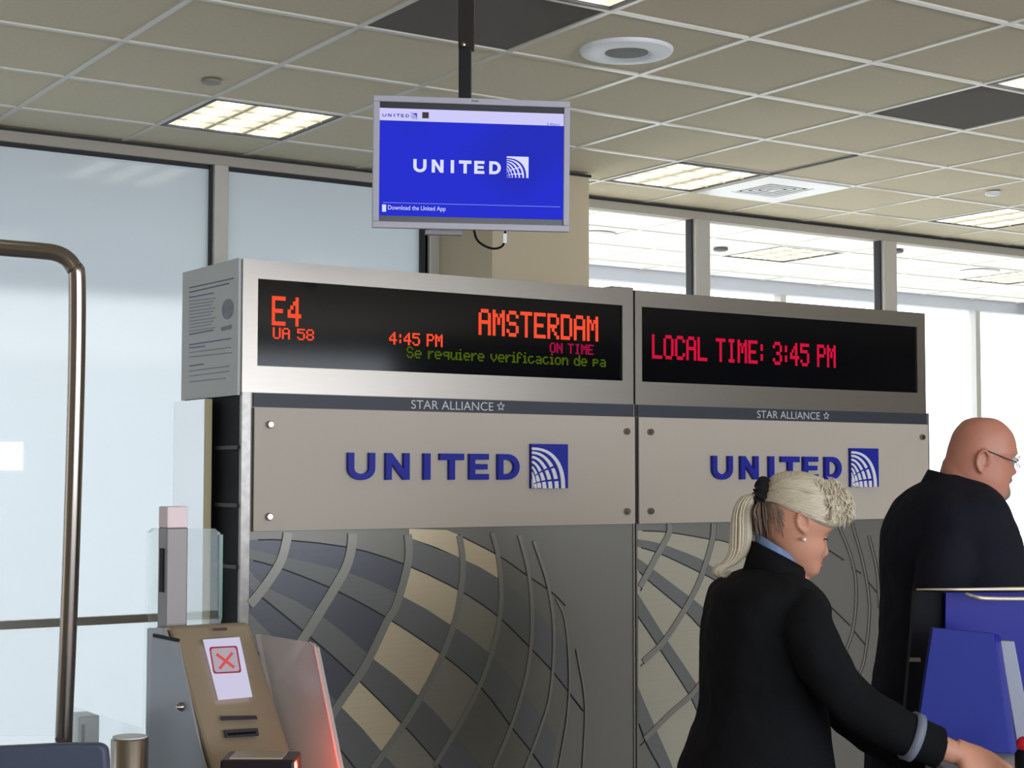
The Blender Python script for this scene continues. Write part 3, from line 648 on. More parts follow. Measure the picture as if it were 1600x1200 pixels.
# ================================================================ LEFT: TUBE FRAME, GATE, READER
DT = 3.9; kt = DT / F
tp = [Vector((at(-330, 1200, DT).x, at(-330, 1200, DT).y, 0)), at(-330, 1140, DT), at(-330, 800, DT), at(-330, 420, DT), at(-322, 385, DT), at(-300, 366, DT), at(-270, 361, DT), at(-140, 370, DT), at(-20, 385, DT), at(60, 392, DT), at(88, 396, DT), at(105, 405, DT), at(116, 420, DT), at(120.5, 440, DT), at(119, 600, DT), at(110, 900, DT), at(100, 1140, DT), at(98, 1200, DT)]
end = tp[-1]; tp.append(Vector((end.x - .02, end.y, .0)))
tf = empty('tube_rail_frame', (end.x, end.y, 0), 'brushed stainless steel tube bent at a rounded corner', 'tube frame')
MB().tube([Vector(p) for p in path(tp, 170)], 13.2 * kt, 20).build('tube', M_chrome, tf, True)
MB().lathe((end.x - .02, end.y, 0), [(.05, 0), (.05, .008), (.03, .012)], 24).build('base_flange', M_steel, tf, 'auto')
ip = [at(-315, 382, DT + .01), at(-140, 392, DT + .01), at(50, 410, DT + .01), at(88, 415, DT + .01), at(106, 440, DT + .01), at(104, 600, DT + .01), at(96, 900, DT + .01), at(86, 1150, DT + .01), at(-315, 1150, DT + .01)]
MB().prism(ip, F0 * .008).build('glass_infill', glassmat('infill_glass', (1, 1, 1, 1), .02), tf)
# boarding pass reader, axis aligned, slanted face
KD = 4.0
a = at(268, 980, KD); b = at(398, 973, KD); KZ = a.z; xL, xR, yN = a.x, a.x + (b.x - a.x) * 1.0, a.y
b = onY(397, 973, yN); xR = b.x
kb = onX(236, 985, xL); yB = min(kb.y, yN + .5)
kn = onX(328, 1200, xL); slope = (yN - kn.y) / (KZ - kn.z)
rd = empty('boarding_pass_reader', ((xL + xR) / 2, yN + .1, 0), 'bronze and grey boarding pass reader with red cross screen', 'pass reader')
zA = KZ; zK = KZ - .42                      # slanted face runs from top to shelf
yS = yN - slope * .42
M_bronze = mat('champagne_cabinet', rgb(166, 150, 128), .4, metal=.45)
M_kg = mat('grey_cabinet', rgb(166, 168, 176), .4, metal=.3)
prof = [(yB, 0.05), (yB, zA - .01), (yN + .02, zA), (yN, zA - .02), (yS, zK), (yS - .16, zK - .03), (yS - .16, .75), (yS, .6), (yS, .05)]
MB().prism([Vector((xL + .004, y, z)) for y, z in prof], (xR - xL - .008, 0, 0)).build('cabinet', M_bronze, rd, bevel=.010)
side = [(yB, .05), (yB, zA - .012), (yN + .03, zA - .004), (yN + .004, zA - .03), (yS + .004, zK), (yS + .004, .05)]
MB().prism([Vector((xL, y, z)) for y, z in side], (-.012, 0, 0)).build('side_frame', M_kg, rd, bevel=.004)
def kx(px, py): return onX(px, py, xL - .014)
dpts = [kx(240, 995), kx(281, 1003), kx(322, 1196), kx(331, 1260), kx(234, 1260)]
dr = MB().prism(dpts, (-.006, 0, 0)).build('side_door', mat('door_grey', rgb(152, 156, 166), .4, metal=.3), rd, bevel=.003)
MB().prism([kx(240, 990), kx(281, 998), kx(281, 1003), kx(240, 995)], (-.002, 0, 0)).build('door_gap', M_black, rd)
lk = kx(288, 1104); MB().lathe(lk, [(.011, 0), (.011, .01), (.006, .016), (.006, .020), (.001, .020)], 16, (-1, 0, 0)).build('door_lock', M_chrome, dr, 'auto')
MB().box(xL - .012, xR, yN, yB, 0, .05).build('plinth', M_black, rd)
# items lying on the slanted face: intersect picture rays with that plane
nv = Vector((0, -(KZ - kn.z), (yN - kn.y))).normalized(); pp0 = Vector((xL, yN, KZ)) + nv * .002
if nv.y > 0: nv = -nv
def kf(px, py, d=0.):
    r = ray(px, py); q = pp0 + nv * d; return CAM + r * ((q - CAM).dot(nv) / r.dot(nv))
def kpoly(pts, d0, th, name, m, par=rd, **kw): return MB().prism([kf(a, b, d0) for a, b in pts], nv * th).build(name, m, par, **kw)
ks = kpoly([(317, 1000), (374, 996), (394, 1089), (341, 1094)], 0, .002, 'screen', emis('reader_screen', (.62, .60, .78, 1), .95))
def sq(cx_, cy_, w_, h_, sk):
    out = []
    for qx, qy, a0 in ((1, 1, 0), (-1, 1, 90), (-1, -1, 180), (1, -1, 270)):
        for k in range(5):
            a = radians(a0 + 22.5 * k); x = qx * (w_ - 4) + 4 * cos(a); y = qy * (h_ - 4) + 4 * sin(a)
            out.append((cx_ + x + sk * y / h_, cy_ + y - 1 - x / w_))
    return out
M_rx = emis('screen_red', (.62, .09, .09, 1), 1.); M_rg = emis('screen_pale', (.42, .36, .42, 1), 1.)
kpoly(sq(352, 1032, 22, 21, 3.5), .0022, .0006, 'icon_border', emis('screen_maroon', (.30, .04, .06, 1), 1.), ks)
kpoly(sq(352, 1032, 19.5, 18.5, 3.2), .0029, .0006, 'icon_field', M_rg, ks)
for p0, p1 in (((338, 1022), (366, 1043)), ((363, 1020), (343, 1045))):
    dx, dy = p1[0] - p0[0], p1[1] - p0[1]; L = hypot(dx, dy); nx, ny = -dy / L * 2.2, dx / L * 2.2
    kpoly([(p0[0] + nx, p0[1] + ny), (p1[0] + nx, p1[1] + ny), (p1[0] - nx, p1[1] - ny), (p0[0] - nx, p0[1] - ny)], .0036, .0006, 'icon_cross', M_rx, ks)
M_slot = mat('slot_dark', rgb(50, 46, 56), .5)
kpoly([(344, 1120), (400, 1119), (402, 1124), (346, 1126)], 0, .003, 'card_slot', M_slot)
kpoly([(349, 1142), (402, 1139), (404, 1150), (353, 1153)], 0, .004, 'receipt_slot', M_slot); kpoly([(355, 1146), (400, 1143), (400, 1146), (356, 1149)], .004, .001, 'slot_mouth', M_black)
kpoly([(333, 982), (354, 981), (355, 985), (335, 986)], 0, .002, 'indicator', mat('indicator_dark', rgb(84, 74, 64), .4))
# scanner on the shelf
sc0 = at(408, 1184, 3.62); sx_ = R0
MB().obox(sc0 + Vector((0, 0, -.03)), R0, F0, mu, .082, .06, .035).build('scanner', mat('scanner_black', rgb(26, 14, 24), .3), rd, bevel=.006)
MB().obox(sc0 + Vector((-.005, 0, .0065)), R0, F0, mu, .058, .045, .002).build('scanner_plate', mat('scanner_plate', rgb(176, 160, 140), .35), rd)
MB().obox(sc0 + Vector((0, 0, -.043)) - R0 * .045 - F0 * .063, R0, F0, mu, .028, .003, .004).build('status_lamp', emis('red_status', (1, .08, .03, 1), 30.), rd)
for dx in (.03, .046, .062): MB().obox(sc0 + Vector((0, 0, -.044)) + R0 * dx - F0 * .063, R0, F0, mu, .004, .003, .0025).build('status_lamp', emis('white_status', (1, .8, .9, 1), 4.), rd)
pl = bpy.data.lights.new('reader_glow', 'POINT'); pl.energy = 1.1; pl.color = (1, .08, .04); pl.shadow_soft_size = .02
plo = bpy.data.objects.new('reader_glow', pl); C.objects.link(plo); plo.location = at(478, 1200, 3.62)
# post above the reader
PXs = xL + .040; pz = onX(267, 964, PXs); pt_ = onX(267, 824, PXs); p9 = onX(267, 791, PXs); pw = .028
pz.y = min(pz.y, yB - .04); pw2 = .03
MB().box(PXs - pw, PXs + pw, pz.y - pw2, pz.y + pw2, KZ - .02, pt_.z).build('reader_post', mat('post_grey', rgb(124, 118, 118), .4, metal=.3), rd, bevel=.003)
MB().box(PXs - pw, PXs + pw, pz.y - pw2, pz.y + pw2, pt_.z, p9.z).build('post_cap', mat('post_cap_pink', rgb(236, 216, 220), .5), rd, bevel=.003)
MB().box(PXs - pw - .003, PXs - pw, pz.y - .012, pz.y + .012, KZ + .08, KZ + .19).build('post_slot', M_black, rd)
# glass wings
gr = lambda px, py: onX(px, py, xR - .05)
MB().prism([gr(341, 966), gr(339, 833), gr(330, 826), gr(238, 825), gr(229, 832), gr(226, 960), gr(222, 1138), gr(300, 1145)], (.010, 0, 0)).build('glass_wing', M_gglass, rd)
e0, e1 = gr(340, 966), gr(339, 835); MB().box(e0.x, e0.x + .010, e0.y - .006, e0.y, e0.z, e1.z).build('glass_edge', mat('green_glass_edge', rgb(20, 92, 78), .2), rd)
gw = lambda px, py: onX(px, py, xR + .006)
MB().prism([gw(399, 991), gw(484, 1005), gw(492, 1012), gw(548, 1290), gw(460, 1290)], (.012, 0, 0)).build('glass_wing', mat('hazy_glass', rgb(226, 222, 222), .25, alpha=.42, spec=.8), rd)
e = [gw(484, 1004), gw(492, 1011), gw(548, 1290)]; MB().tube(e, .0035, 6).build('glass_edge', mat('pink_edge', rgb(214, 170, 166), .3), rd)
# low gate posts behind
dg = 4.15
gp = at(135, 1119, dg); gt = empty('gate_post', (gp.x, gp.y, 0), 'slim grey gate post beside the bent tube', 'gate post')
MB().box(gp.x - .02, gp.x + .035, gp.y, gp.y + .09, 0, gp.z).build('post', mat('post_light', rgb(170, 168, 164), .4, metal=.4), gt, bevel=.004)
MB().box(gp.x - .012, gp.x - .004, gp.y - .002, gp.y, gp.z - .09, gp.z - .02).build('slot', M_slot, gt)
g0, g1 = at(112, 1104, dg), at(224, 1140, dg - .25)
gg = MB().prism([g0, g1, Vector((g1.x, g1.y, .2)), Vector((g0.x, g0.y, .2))], F0 * .01).build('gate_flap', M_gglass, gt)
bp = at(203, 1152, 3.75); bl = empty('gate_bollard', (bp.x, bp.y, 0), 'round stainless bollard beside the reader', 'bollard')
MB().lathe((bp.x, bp.y, 0), [(.043, 0), (.043, bp.z - .004), (.040, bp.z)], 32).build('cylinder', M_chrome, bl, 'auto')
MB().lathe((bp.x, bp.y, bp.z), [(.039, 0), (.039, .003), (.001, .004)], 32).build('top_disc', mat('disc_white', rgb(210, 212, 214), .4), bl, 'auto')
bb = at(70, 1210, 3.3)
ch_ = empty('waiting_seat', (bb.x, bb.y, 0), 'dark slate seat back in the bottom left corner', 'seat')
cp2 = [at(-90, 1172, 3.3), at(100, 1163, 3.3), at(155, 1163, 3.3), at(165, 1170, 3.3), at(167, 1190, 3.3), at(168, 1420, 3.3), at(-90, 1420, 3.3)]
MB().prism(cp2, F0 * .035).build('seat_back', mat('slate_vinyl', rgb(72, 80, 100), .55), ch_, bevel=.008)
for px in (-40, 120):
    q = at(px, 1420, 3.32); MB().tube([q, Vector((q.x, q.y, 0))], .018, 10).build('leg', M_steel, ch_)
q = at(30, 1425, 3.1); MB().obox(q, R0, F0, mu, .16, .22, .03).build('seat_pan', MC['slate_vinyl'], ch_, bevel=.01)

# ================================================================ PODIUM AT THE RIGHT
pd0 = at(1520, 1186, 3.62)
pod = empty('service_podium', (pd0.x, pd0.y, 0), 'blue and black gate podium with steel-rimmed hood', 'podium')
M_pb = mat('podium_blue', rgb(14, 20, 140), .35, spec=.3); M_pb2 = mat('matte_blue', rgb(28, 40, 136), .6, spec=.3)
def PQ(px, py, d=3.9): return at(px, py, d)
def slab(pts, th, name, m, par=pod, **kw): return MB().prism(pts, F0 * th).build(name, m, par, **kw)
slab([PQ(1431, 924, 3.98), PQ(1500, 928, 3.98), PQ(1500, 1235, 3.98), PQ(1404, 1235, 3.98)], .03, 'side_panel', M_black)
slab([PQ(1478, 926, 3.96), PQ(1700, 926, 3.96), PQ(1700, 1235, 3.96), PQ(1474, 1235, 3.96)], .02, 'back_panel', M_pb)
MB().tube([PQ(1432, 921, 3.95), PQ(1500, 921, 3.95), PQ(1700, 919, 3.95)], [.002, .0035, .006], 8).build('hood_rim', mat('rim_cream', rgb(236, 222, 190), .25, metal=.5), pod, True)
MB().tube([Vector(p) for p in path([PQ(1508, 927, 3.9), PQ(1525, 933, 3.86), PQ(1560, 935.5, 3.86), PQ(1700, 935.5, 3.86)], 12)], [.001] + [.0045] * 12, 8).build('hood_rim', MC['rim_cream'], pod, True)
slab([PQ(1424, 1028, 3.97), PQ(1438, 1028, 3.97), PQ(1439, 1034, 3.97), PQ(1422, 1034, 3.97)], .01, 'latch', mat('latch_grey', rgb(130, 120, 110), .4))
zc_ = pd0.z
cc = PQ(1600, 1215, 3.78); MB().obox(Vector((cc.x, cc.y, zc_ - .035)), R0, F0, mu, .23, .28, .018).build('counter_top', mat('counter_cream', rgb(206, 200, 186), .4), pod, bevel=.004)
MB().obox(Vector((cc.x, cc.y, (zc_ - .053) / 2)), R0, F0, mu, .21, .24, (zc_ - .053) / 2).build('body', M_black, pod)
bsg = empty('blue_sign_board', PQ(1510, 1150, 3.72), 'matte blue board standing on the podium beside a grey bar', 'board')
slab([PQ(1457, 981, 3.72), PQ(1553, 990, 3.72), PQ(1580, 1178, 3.72), PQ(1430, 1165, 3.72)], .02, 'board_face', M_pb2, bsg, bevel=.002)
slab([PQ(1553, 990, 3.722), PQ(1563, 993, 3.78), PQ(1590, 1178, 3.78), PQ(1579, 1178, 3.722)], .01, 'board_side', M_pb, bsg)
slab([PQ(1562, 1001, 3.80), PQ(1585, 1002, 3.80), PQ(1618, 1178, 3.80), PQ(1592, 1178, 3.80)], .02, 'support_bar', mat('bar_grey', rgb(138, 142, 158), .4, metal=.2), bsg, bevel=.002)
rb = PQ(1600, 1163, 3.5); cup = empty('desk_stamp', rb, 'red-topped black stamp at the right edge of the podium', 'stamp')
MB().sphere(rb, .017).build('red_knob', mat('red_knob', rgb(190, 20, 48), .35), cup, True)
MB().lathe(rb + Vector((0, 0, -.065)), [(.02, 0), (.02, .045), (.012, .055)], 20).build('stamp_body', M_black, cup, 'auto')

# ================================================================ PEOPLE
def ringpts(D, py, xb, xf, w, N=64, feat=None, pw=1.0):
    """one horizontal slice of a head seen in profile; xb/xf picture columns of back and face, w half-width in m"""
    k = D / F; c = (xb + xf) / 2; a = (xf - xb) / 2 * k; out = []
    base = at(c, py, D)
    for j in range(N):
        t = 2 * pi * j / N; cu, sv = cos(t), sin(t)
        x = a * (abs(cu) ** .92) * (1 if cu > 0 else -1); y = w * (abs(sv) ** .9) * (1 if sv > 0 else -1)
        if feat: x, y = feat(py, x, y, cu)
        out.append(base + R0 * x + F0 * y)
    return out
def evalmesh(o, mods):
    for f_ in mods: f_(o)
    dg = bpy.context.evaluated_depsgraph_get(); dg.update(); me = bpy.data.meshes.new_from_object(o.evaluated_get(dg)); o.modifiers.clear(); old = o.data; o.data = me; bpy.data.meshes.remove(old)
    for p in me.polygons: p.use_smooth = True
    return o
def fuse(o, vox, it=6, fac=.5):
    def a(o):
        m = o.modifiers.new('remesh', 'REMESH'); m.mode = 'VOXEL'; m.voxel_size = vox
        s = o.modifiers.new('smooth', 'SMOOTH'); s.factor = fac; s.iterations = it
    return evalmesh(o, [a])
def ell(mb, D, rows, N=40, yoff=0., sh=.9):
    """stack of elliptical slices: (picture row, left, right, half depth, depth offset)"""
    tab = rows; rings = []
    y = rows[0][0]
    ys = [rows[0][0] + (rows[-1][0] - rows[0][0]) * i / 60 for i in range(61)]
    for py in ys:
        l, r, b, of = interp(tab, py); k = D / F; a = (r - l) / 2 * k; c = at((l + r) / 2, py, D) + F0 * (of + yoff)
        rings.append([c + R0 * a * (abs(cos(t)) ** sh) * (1 if cos(t) > 0 else -1) + F0 * b * (abs(sin(t)) ** sh) * (1 if sin(t) > 0 else -1) for t in [2 * pi * j / N for j in range(N)]])
    return mb.loft(rings)
def crease(o, amp, sc, stretch=(1, 1, 1)):
    """cloth folds: low relief along the normals"""
    me = o.data
    ns = [v.normal.copy() for v in me.vertices]
    for v, n in zip(me.vertices, ns):
        p = v.co; q = Vector((p.x * sc * stretch[0], p.y * sc * stretch[1], p.z * sc * stretch[2]))
        v.co = p + n * (amp * (noise.noise(q) + .5 * noise.noise(q * 2.3)))
def hand(mb, wrist, d, nrm, side, L=.175, curl=.5):
    """palm and five fingers; d = pointing direction, nrm = back-of-hand normal, side = thumb side"""
    d = d.normalized(); nrm = nrm.normalized(); s = side.normalized()
    k = L / .18
    pal = [(0, .026, .019), (.02, .029, .019), (.05, .038, .016), (.08, .041, .014), (.095, .039, .012)]
    rings = []
    for x, hw, ht in pal:
        c = wrist + d * x * k; rings.append([c + s * hw * k * cos(t) + nrm * ht * k * sin(t) for t in [2 * pi * j / 16 for j in range(16)]])
    mb.loft(rings)
    for i, (off, ln, r) in enumerate(((.029, .072, .0085), (.010, .080, .009), (-.010, .074, .0085), (-.028, .058, .0075))):
        p = wrist + d * .085 * k + s * off * k; q = d.copy(); pts = [p - d * .02]; c_ = curl
        for sgm, fr in enumerate((.45, .30, .25)):
            p = p + q * ln * fr * k; pts.append(p); an = c_ * (.5 + .35 * sgm); q = (q * cos(an) - nrm * sin(an)).normalized()
        pts = [Vector(x) for x in path([tuple(x) for x in pts], 8)]
        mb.tube(pts, [r * k * (1.05 - .04 * z) for z in range(9)], 10); mb.sphere(pts[-1], r * k * .74, n=10)
    b0 = wrist + d * .02 * k + s * .02 * k; t1 = b0 + (d * .6 + s * .8).normalized() * .038 * k - nrm * .006; t2 = t1 + (d * .85 + s * .4).normalized() * .032 * k - nrm * .008; t3 = t2 + (d * .98 + s * .1 - nrm * .3).normalized() * .024 * k
    mb.tube([b0, t1, t2, t3], [.014 * k, .0115 * k, .010 * k, .0075 * k], 10); mb.sphere(t3, .0078 * k, n=10)
def ear(mb, D, px, py, hpx, yo, sgn, tilt_=0.):
    k = D / F; c = at(px, py, D) + F0 * yo; h = hpx * k / 2; z = Vector((0, 0, 1)); r = R0
    zt = z * cos(tilt_) - r * sin(tilt_); rtl = r * cos(tilt_) + z * sin(tilt_)
    pts = []
    for i in range(11):
        t = radians(-20 + 250 * i / 10); pts.append(c + rtl * (cos(t) * h * .52) + zt * (sin(t) * h * .85 + h * .12) + F0 * sgn * (.006 + .004 * sin(t)))
    pts.append(c - zt * h * .85 - rtl * h * .05 + F0 * sgn * .003)
    mb.tube(pts, [.003] + [.0042] * 9 + [.0042, .0055], 8); mb.sphere(c - zt * h * .78, .0068, .0045, .008, n=10)
    mb.sphere(c - rtl * h * .05 + F0 * sgn * .0, h * .42, .006, h * .75, ax=(rtl, F0, zt), n=12)
    mb.sphere(c + rtl * h * .42 - zt * h * .1 + F0 * sgn * .004, .004, .004, .0065, n=8)

# ---------------- woman
DW = 3.75; kW = DW / F
wf = at(1190, 1200, DW); wfoot = Vector((wf.x, wf.y, 0))
wo = empty('person', wfoot, 'woman with silver-blonde ponytail and black scrunchie in a black uniform jacket, leaning over the podium', 'person')
headW = [(742, 1224, 1258, .018), (750, 1208, 1280, .045), (765, 1198, 1301, .066), (780, 1192, 1310, .075), (797, 1189, 1312, .078), (812, 1189, 1308, .078), (822, 1190, 1302, .077),
         (830, 1192, 1297, .074), (838, 1195, 1291.5, .071), (846, 1198, 1289.5, .070), (856, 1202, 1288, .068), (866, 1207, 1285.5, .064), (873, 1212, 1282.5, .059), (880, 1218, 1281, .053), (888, 1226, 1280.5, .045), (896, 1236, 1278, .034), (903, 1247, 1268, .018)]
def featW(py, x, y, cu):
    if cu > 0:
        g = lambda c, s: exp(-((py - c) / s) ** 2)
        fr = exp(-(y / .011) ** 2)
        nose = interp([(834, 0), (842, 1.2), (852, 4), (860, 7.5), (865, 9.2), (869, 6.5), (873, 1.5), (878, 0)], py)[0] if 834 < py < 878 else 0
        x += nose * kW * exp(-(y / (.0075 + .006 * max(0, (py - 846) / 20))) ** 2)
        x += (2.6 * g(877, 2.6) + 2.2 * g(884, 2.6) - 1.2 * g(880.6, 1.3)) * kW * exp(-(y / .019) ** 2)
        x += 1.6 * g(826, 4) * kW * exp(-(y / .04) ** 2)
        x -= .010 * exp(-((abs(y) - .031) / .014) ** 2) * g(838, 7) * cu
        x += .004 * exp(-((abs(y) - .042) / .018) ** 2) * g(856, 10)
    return x, y
mb = MB(); rows = [742.5 + (903 - 742.5) * i / 84 for i in range(85)]
mb.loft([ringpts(DW, py, *interp(headW, py), feat=featW) for py in rows])
ear(mb, DW, 1246, 815, 35, -.074, -1, radians(12)); ear(mb, DW, 1246, 815, 35, .074, 1, radians(12))
mb.tube([at(1226, 835, DW), at(1222, 870, DW), at(1215, 905, DW), at(1205, 950, DW)], [.048, .047, .048, .05], 24)
mb.tube([at(1250, 868, DW), at(1240, 900, DW), at(1228, 925, DW)], [.030, .036, .04], 20)
torsoW = [(915, 1150, 1240, .08, 0), (940, 1122, 1268, .16, 0), (970, 1112, 1278, .165, 0), (1050, 1112, 1272, .145, 0), (1110, 1112, 1272, .135, 0), (1180, 1092, 1285, .165, 0), (1260, 1086, 1292, .175, 0), (1320, 1095, 1285, .16, 0)]
ell(mb, DW, torsoW)
kk = Vector((0, 0, 0))
for sg in (-1, 1):
    hp = at(1190, 1290, DW) + F0 * sg * .085; kn_ = Vector((hp.x + R0.x * .03, hp.y + R0.y * .03, .47)); an_ = Vector((hp.x - R0.x * .01, hp.y - R0.y * .01, .09))
    mb.tube([Vector(p) for p in path([hp, (hp + kn_) / 2, kn_, (kn_ + an_) / 2 - R0 * .01, an_], 16)], [.088 - .003 * i for i in range(17)], 20)
    mb.tube([an_, an_ + Vector((0, 0, -.04)) + R0 * .02, an_ + Vector((0, 0, -.06)) + R0 * .14], [.038, .04, .03], 14)
# near arm then far arm
armN = [at(1240, 952, DW) - F0 * .15, at(1288, 1043, DW - .2), at(1334, 1098, DW - .2), at(1420, 1149, DW - .2), at(1474, 1169, DW - .2), at(1500, 1180, DW - .2)]
armF = [at(1240, 955, DW) + F0 * .15, at(1280, 1050, DW + .16), at(1330, 1120, DW + .15), at(1410, 1180, DW + .1), at(1470, 1215, DW + .05), at(1500, 1232, DW + .02)]
for arm in (armN, armF): mb.tube([Vector(p) for p in path(arm, 20)], [.045 - .0011 * i for i in range(21)], 16)
hd = (at(1560, 1208, DW - .2) - at(1484, 1168, DW - .2)).normalized()
nrm = (R0 * .3 + Vector((0, 0, .6)) - F0 * .65); nrm = (nrm - hd * nrm.dot(hd)).normalized()
hand(mb, at(1492, 1170, DW - .2), hd, nrm, hd.cross(nrm) * 1, L=.195, curl=.5)
hand(mb, armF[-1], hd, nrm, -hd.cross(nrm), curl=.5)
body = mb.build('body', M_skin, wo, True); fuse(body, .0034, 4, .4)
# jacket
mb = MB()
jk = [(882, 1184, 1216, .05, 0), (890, 1162, 1234, .09, 0), (901, 1134, 1255, .14, 0), (916, 1113, 1273, .185, 0), (935, 1106, 1287, .20, 0), (960, 1099, 1292, .205, 0), (992, 1094.5, 1292, .20, 0), (1050, 1094.5, 1288, .18, 0), (1100, 1094, 1288, .165, 0),
      (1142, 1082, 1294, .18, 0), (1200, 1060, 1304, .20, 0), (1260, 1052, 1312, .21, 0), (1320, 1050, 1316, .21, 0)]
ell(mb, DW, jk, sh=.85)
sl = [at(1236, 948, DW) - F0 * .13, at(1262, 985, DW - .19), at(1290, 1043, DW - .2), at(1336, 1099, DW - .2), at(1422, 1150, DW - .2), at(1471, 1169, DW - .2)]
mb.tube([Vector(p) for p in path(sl, 20)], [.064 - .0009 * i for i in range(21)], 20)
sl2 = [at(1236, 950, DW) + F0 * .13, at(1262, 990, DW + .19), at(1280, 1050, DW + .17), at(1330, 1120, DW + .15), at(1410, 1180, DW + .1), at(1466, 1212, DW + .05)]
mb.tube([Vector(p) for p in path(sl2, 20)], [.064 - .0012 * i for i in range(21)], 20)
jacket = mb.build('jacket', M_suit, wo, True); fuse(jacket, .006, 5, .5); crease(jacket, .006, 11)
# cuff stripe
cd_ = (at(1422, 1150, DW - .2) - at(1471, 1169, DW - .2)).normalized(); c1 = at(1424, 1150.5, DW - .2); c2 = at(1415, 1147, DW - .2)
MB().tube([c1 + cd_ * .008, c1 - cd_ * .012], [.0545, .0537], 32).build('cuff_stripe', mat('silver_braid', rgb(112, 118, 134), .6, bump=.4, bscale=700), wo, True)
# collars
def band(pts_lo, pts_hi, name, m, th=.004):
    mb = MB(); n = len(pts_lo)
    mb.v = [Vector(p) for p in pts_lo] + [Vector(p) for p in pts_hi]; mb.f = [(i, i + 1, n + i + 1, n + i) for i in range(n - 1)]
    o = mb.build(name, m, wo, True); s = o.modifiers.new('solid', 'SOLIDIFY'); s.thickness = th; s.offset = 0; return o
lo, hi, lo2, hi2 = [], [], [], []
for i in range(25):
    t = radians(-150 + 300 * i / 24)      # 0 = nape, sides towards throat
    ca, sa = cos(t), sin(t); fr = (1 - ca) / 2
    cx_, cy_ = 1220 - 6 * fr, 848 + 45 * fr
    c = at(cx_, cy_, DW); ra = .053 + .001 * fr
    p = c - R0 * ra * ca * 1.02 + F0 * sa * (ra + .008)
    hi.append(p + Vector((0, 0, .020))); lo.append(p - Vector((0, 0, .022)) - R0 * ca * .006 + F0 * sa * .006)
    hi2.append(p + Vector((0, 0, .004)) - R0 * ca * .010 + F0 * sa * .010); lo2.append(p - Vector((0, 0, .060)) - R0 * ca * .03 * (1 - fr) + F0 * sa * .04)
band(lo, hi, 'shirt_collar', mat('blue_stripe_shirt', rgb(112, 134, 176), .7, var=.35, vscale=90, stretch=(1, 1, .2)))
band(lo2, hi2, 'jacket_collar', M_suit, .006)
# hair: cap + combed strands + ponytail
M_hair = mat('silver_blonde_hair', rgb(204, 192, 170), .45, spec=.5, var=.18, vscale=70, stretch=(1, 1, 3)); M_nape = mat('nape_hair_grey', rgb(132, 112, 98), .7, var=.3, vscale=60)
hairW = [(735.5, 1230, 1250, .014), (740, 1213, 1267, .034), (748, 1203, 1284, .056), (757, 1198, 1301, .070), (768, 1194, 1313, .080), (780, 1190, 1321, .085), (792, 1189, 1324.5, .087), (804, 1189, 1325, .086), (814, 1190, 1322, .084), (822, 1192, 1312, .080), (834, 1195, 1290, .07)]
def hline(px):      # lower edge of the combed hair as picture row
    return interp([(1185, 782), (1200, 782), (1212, 785), (1230, 793), (1245, 799), (1262, 806), (1280, 813), (1296, 819), (1312, 822), (1326, 820)], px)[0]
cen = at(1196, 770, DW)
def hairring(py):
    pts = ringpts(DW, py, *interp(hairW, py), N=160); out = []
    k = DW / F
    for p in pts:
        ax = (p - CAM).dot(rt) / (p - CAM).dot(fw) * F + 800; c = at(1250, py, DW)
        lim = hline(ax); ov = py - lim
        d = p - c; v = p - cen; an = math.atan2(v.z, v.dot(R0)) ; s = .0012 * sin(an * 60 + 9 * noise.noise(p * 14)) + .001 * noise.noise(Vector((an * 14, v.dot(F0) * 30, 3)))
        if ov > 0: f2 = max(.80, 1 - .03 * ov)
        else: f2 = 1 + s / max(d.length, .02)
        out.append(c + d * f2)
    return out
mb = MB(); mb.loft([hairring(736 + (834 - 736) * i / 70) for i in range(71)]); mb.build('hair_cap', M_hair, wo, True)
# surface helper for strands
def hsurf(py, th, out_=.0):
    xb, xf, w = interp(hairW, py); k = DW / F; a = (xf - xb) / 2 * k
    return at((xb + xf) / 2, py, DW) + R0 * (a + out_) * cos(th) + F0 * (w + out_) * sin(th)
mb = MB(); rnd = random.Random(3)
for s in range(420):
    sgn = -1 if s % 4 else 1
    fpx = rnd.uniform(0, 1)
    # start on the hair line or fringe, run back to the scrunchie
    th0 = sgn * (.05 + 1.35 * rnd.random()); py0 = rnd.uniform(745, 818)
    cx0 = interp(hairW, py0); colx = (cx0[0] + cx0[1]) / 2 + (cx0[1] - cx0[0]) / 2 * cos(th0)
    py0 = min(py0, hline(colx) - 1)
    pts = []
    for i in range(8):
        u = i / 7; th = th0 + (sgn * 2.85 - th0) * u; py = py0 + (768 - py0) * (u ** 1.1) - 10 * sin(pi * u) * (py0 < 775)
        pts.append(hsurf(max(737, py), th, .0012 + .0015 * rnd.random()))
    mb.tube([Vector(p) for p in path(pts, 12)], [.0006] + [.0012] * 11 + [.0009], 5)
mb.build('combed_strands', M_hair, wo, True)['label'] = 'smooth silver-blonde strands pulled back'
mb = MB()
for s in range(260):      # curly fringe
    th = rnd.uniform(-1.25, .9); py = rnd.uniform(752, 812); p = hsurf(py, th, .002); r = rnd.uniform(.008, .016); ph = rnd.uniform(0, 6)
    dn = Vector((0, 0, -1)); pts = []
    for i in range(9):
        u = i / 8; pts.append(p + R0 * (.008 * sin(u * pi) + .002) * cos(th) + F0 * .008 * sin(u * pi) * sin(th) + dn * (u * r * 2.2 - .012) + R0 * r * .35 * sin(ph + u * 3.2))
    mb.tube(pts, [.0006, .001, .0013, .0014, .0014, .0013, .001, .0008, .0005], 5)
mb.build('fringe', M_hair, wo, True)
mb = MB()
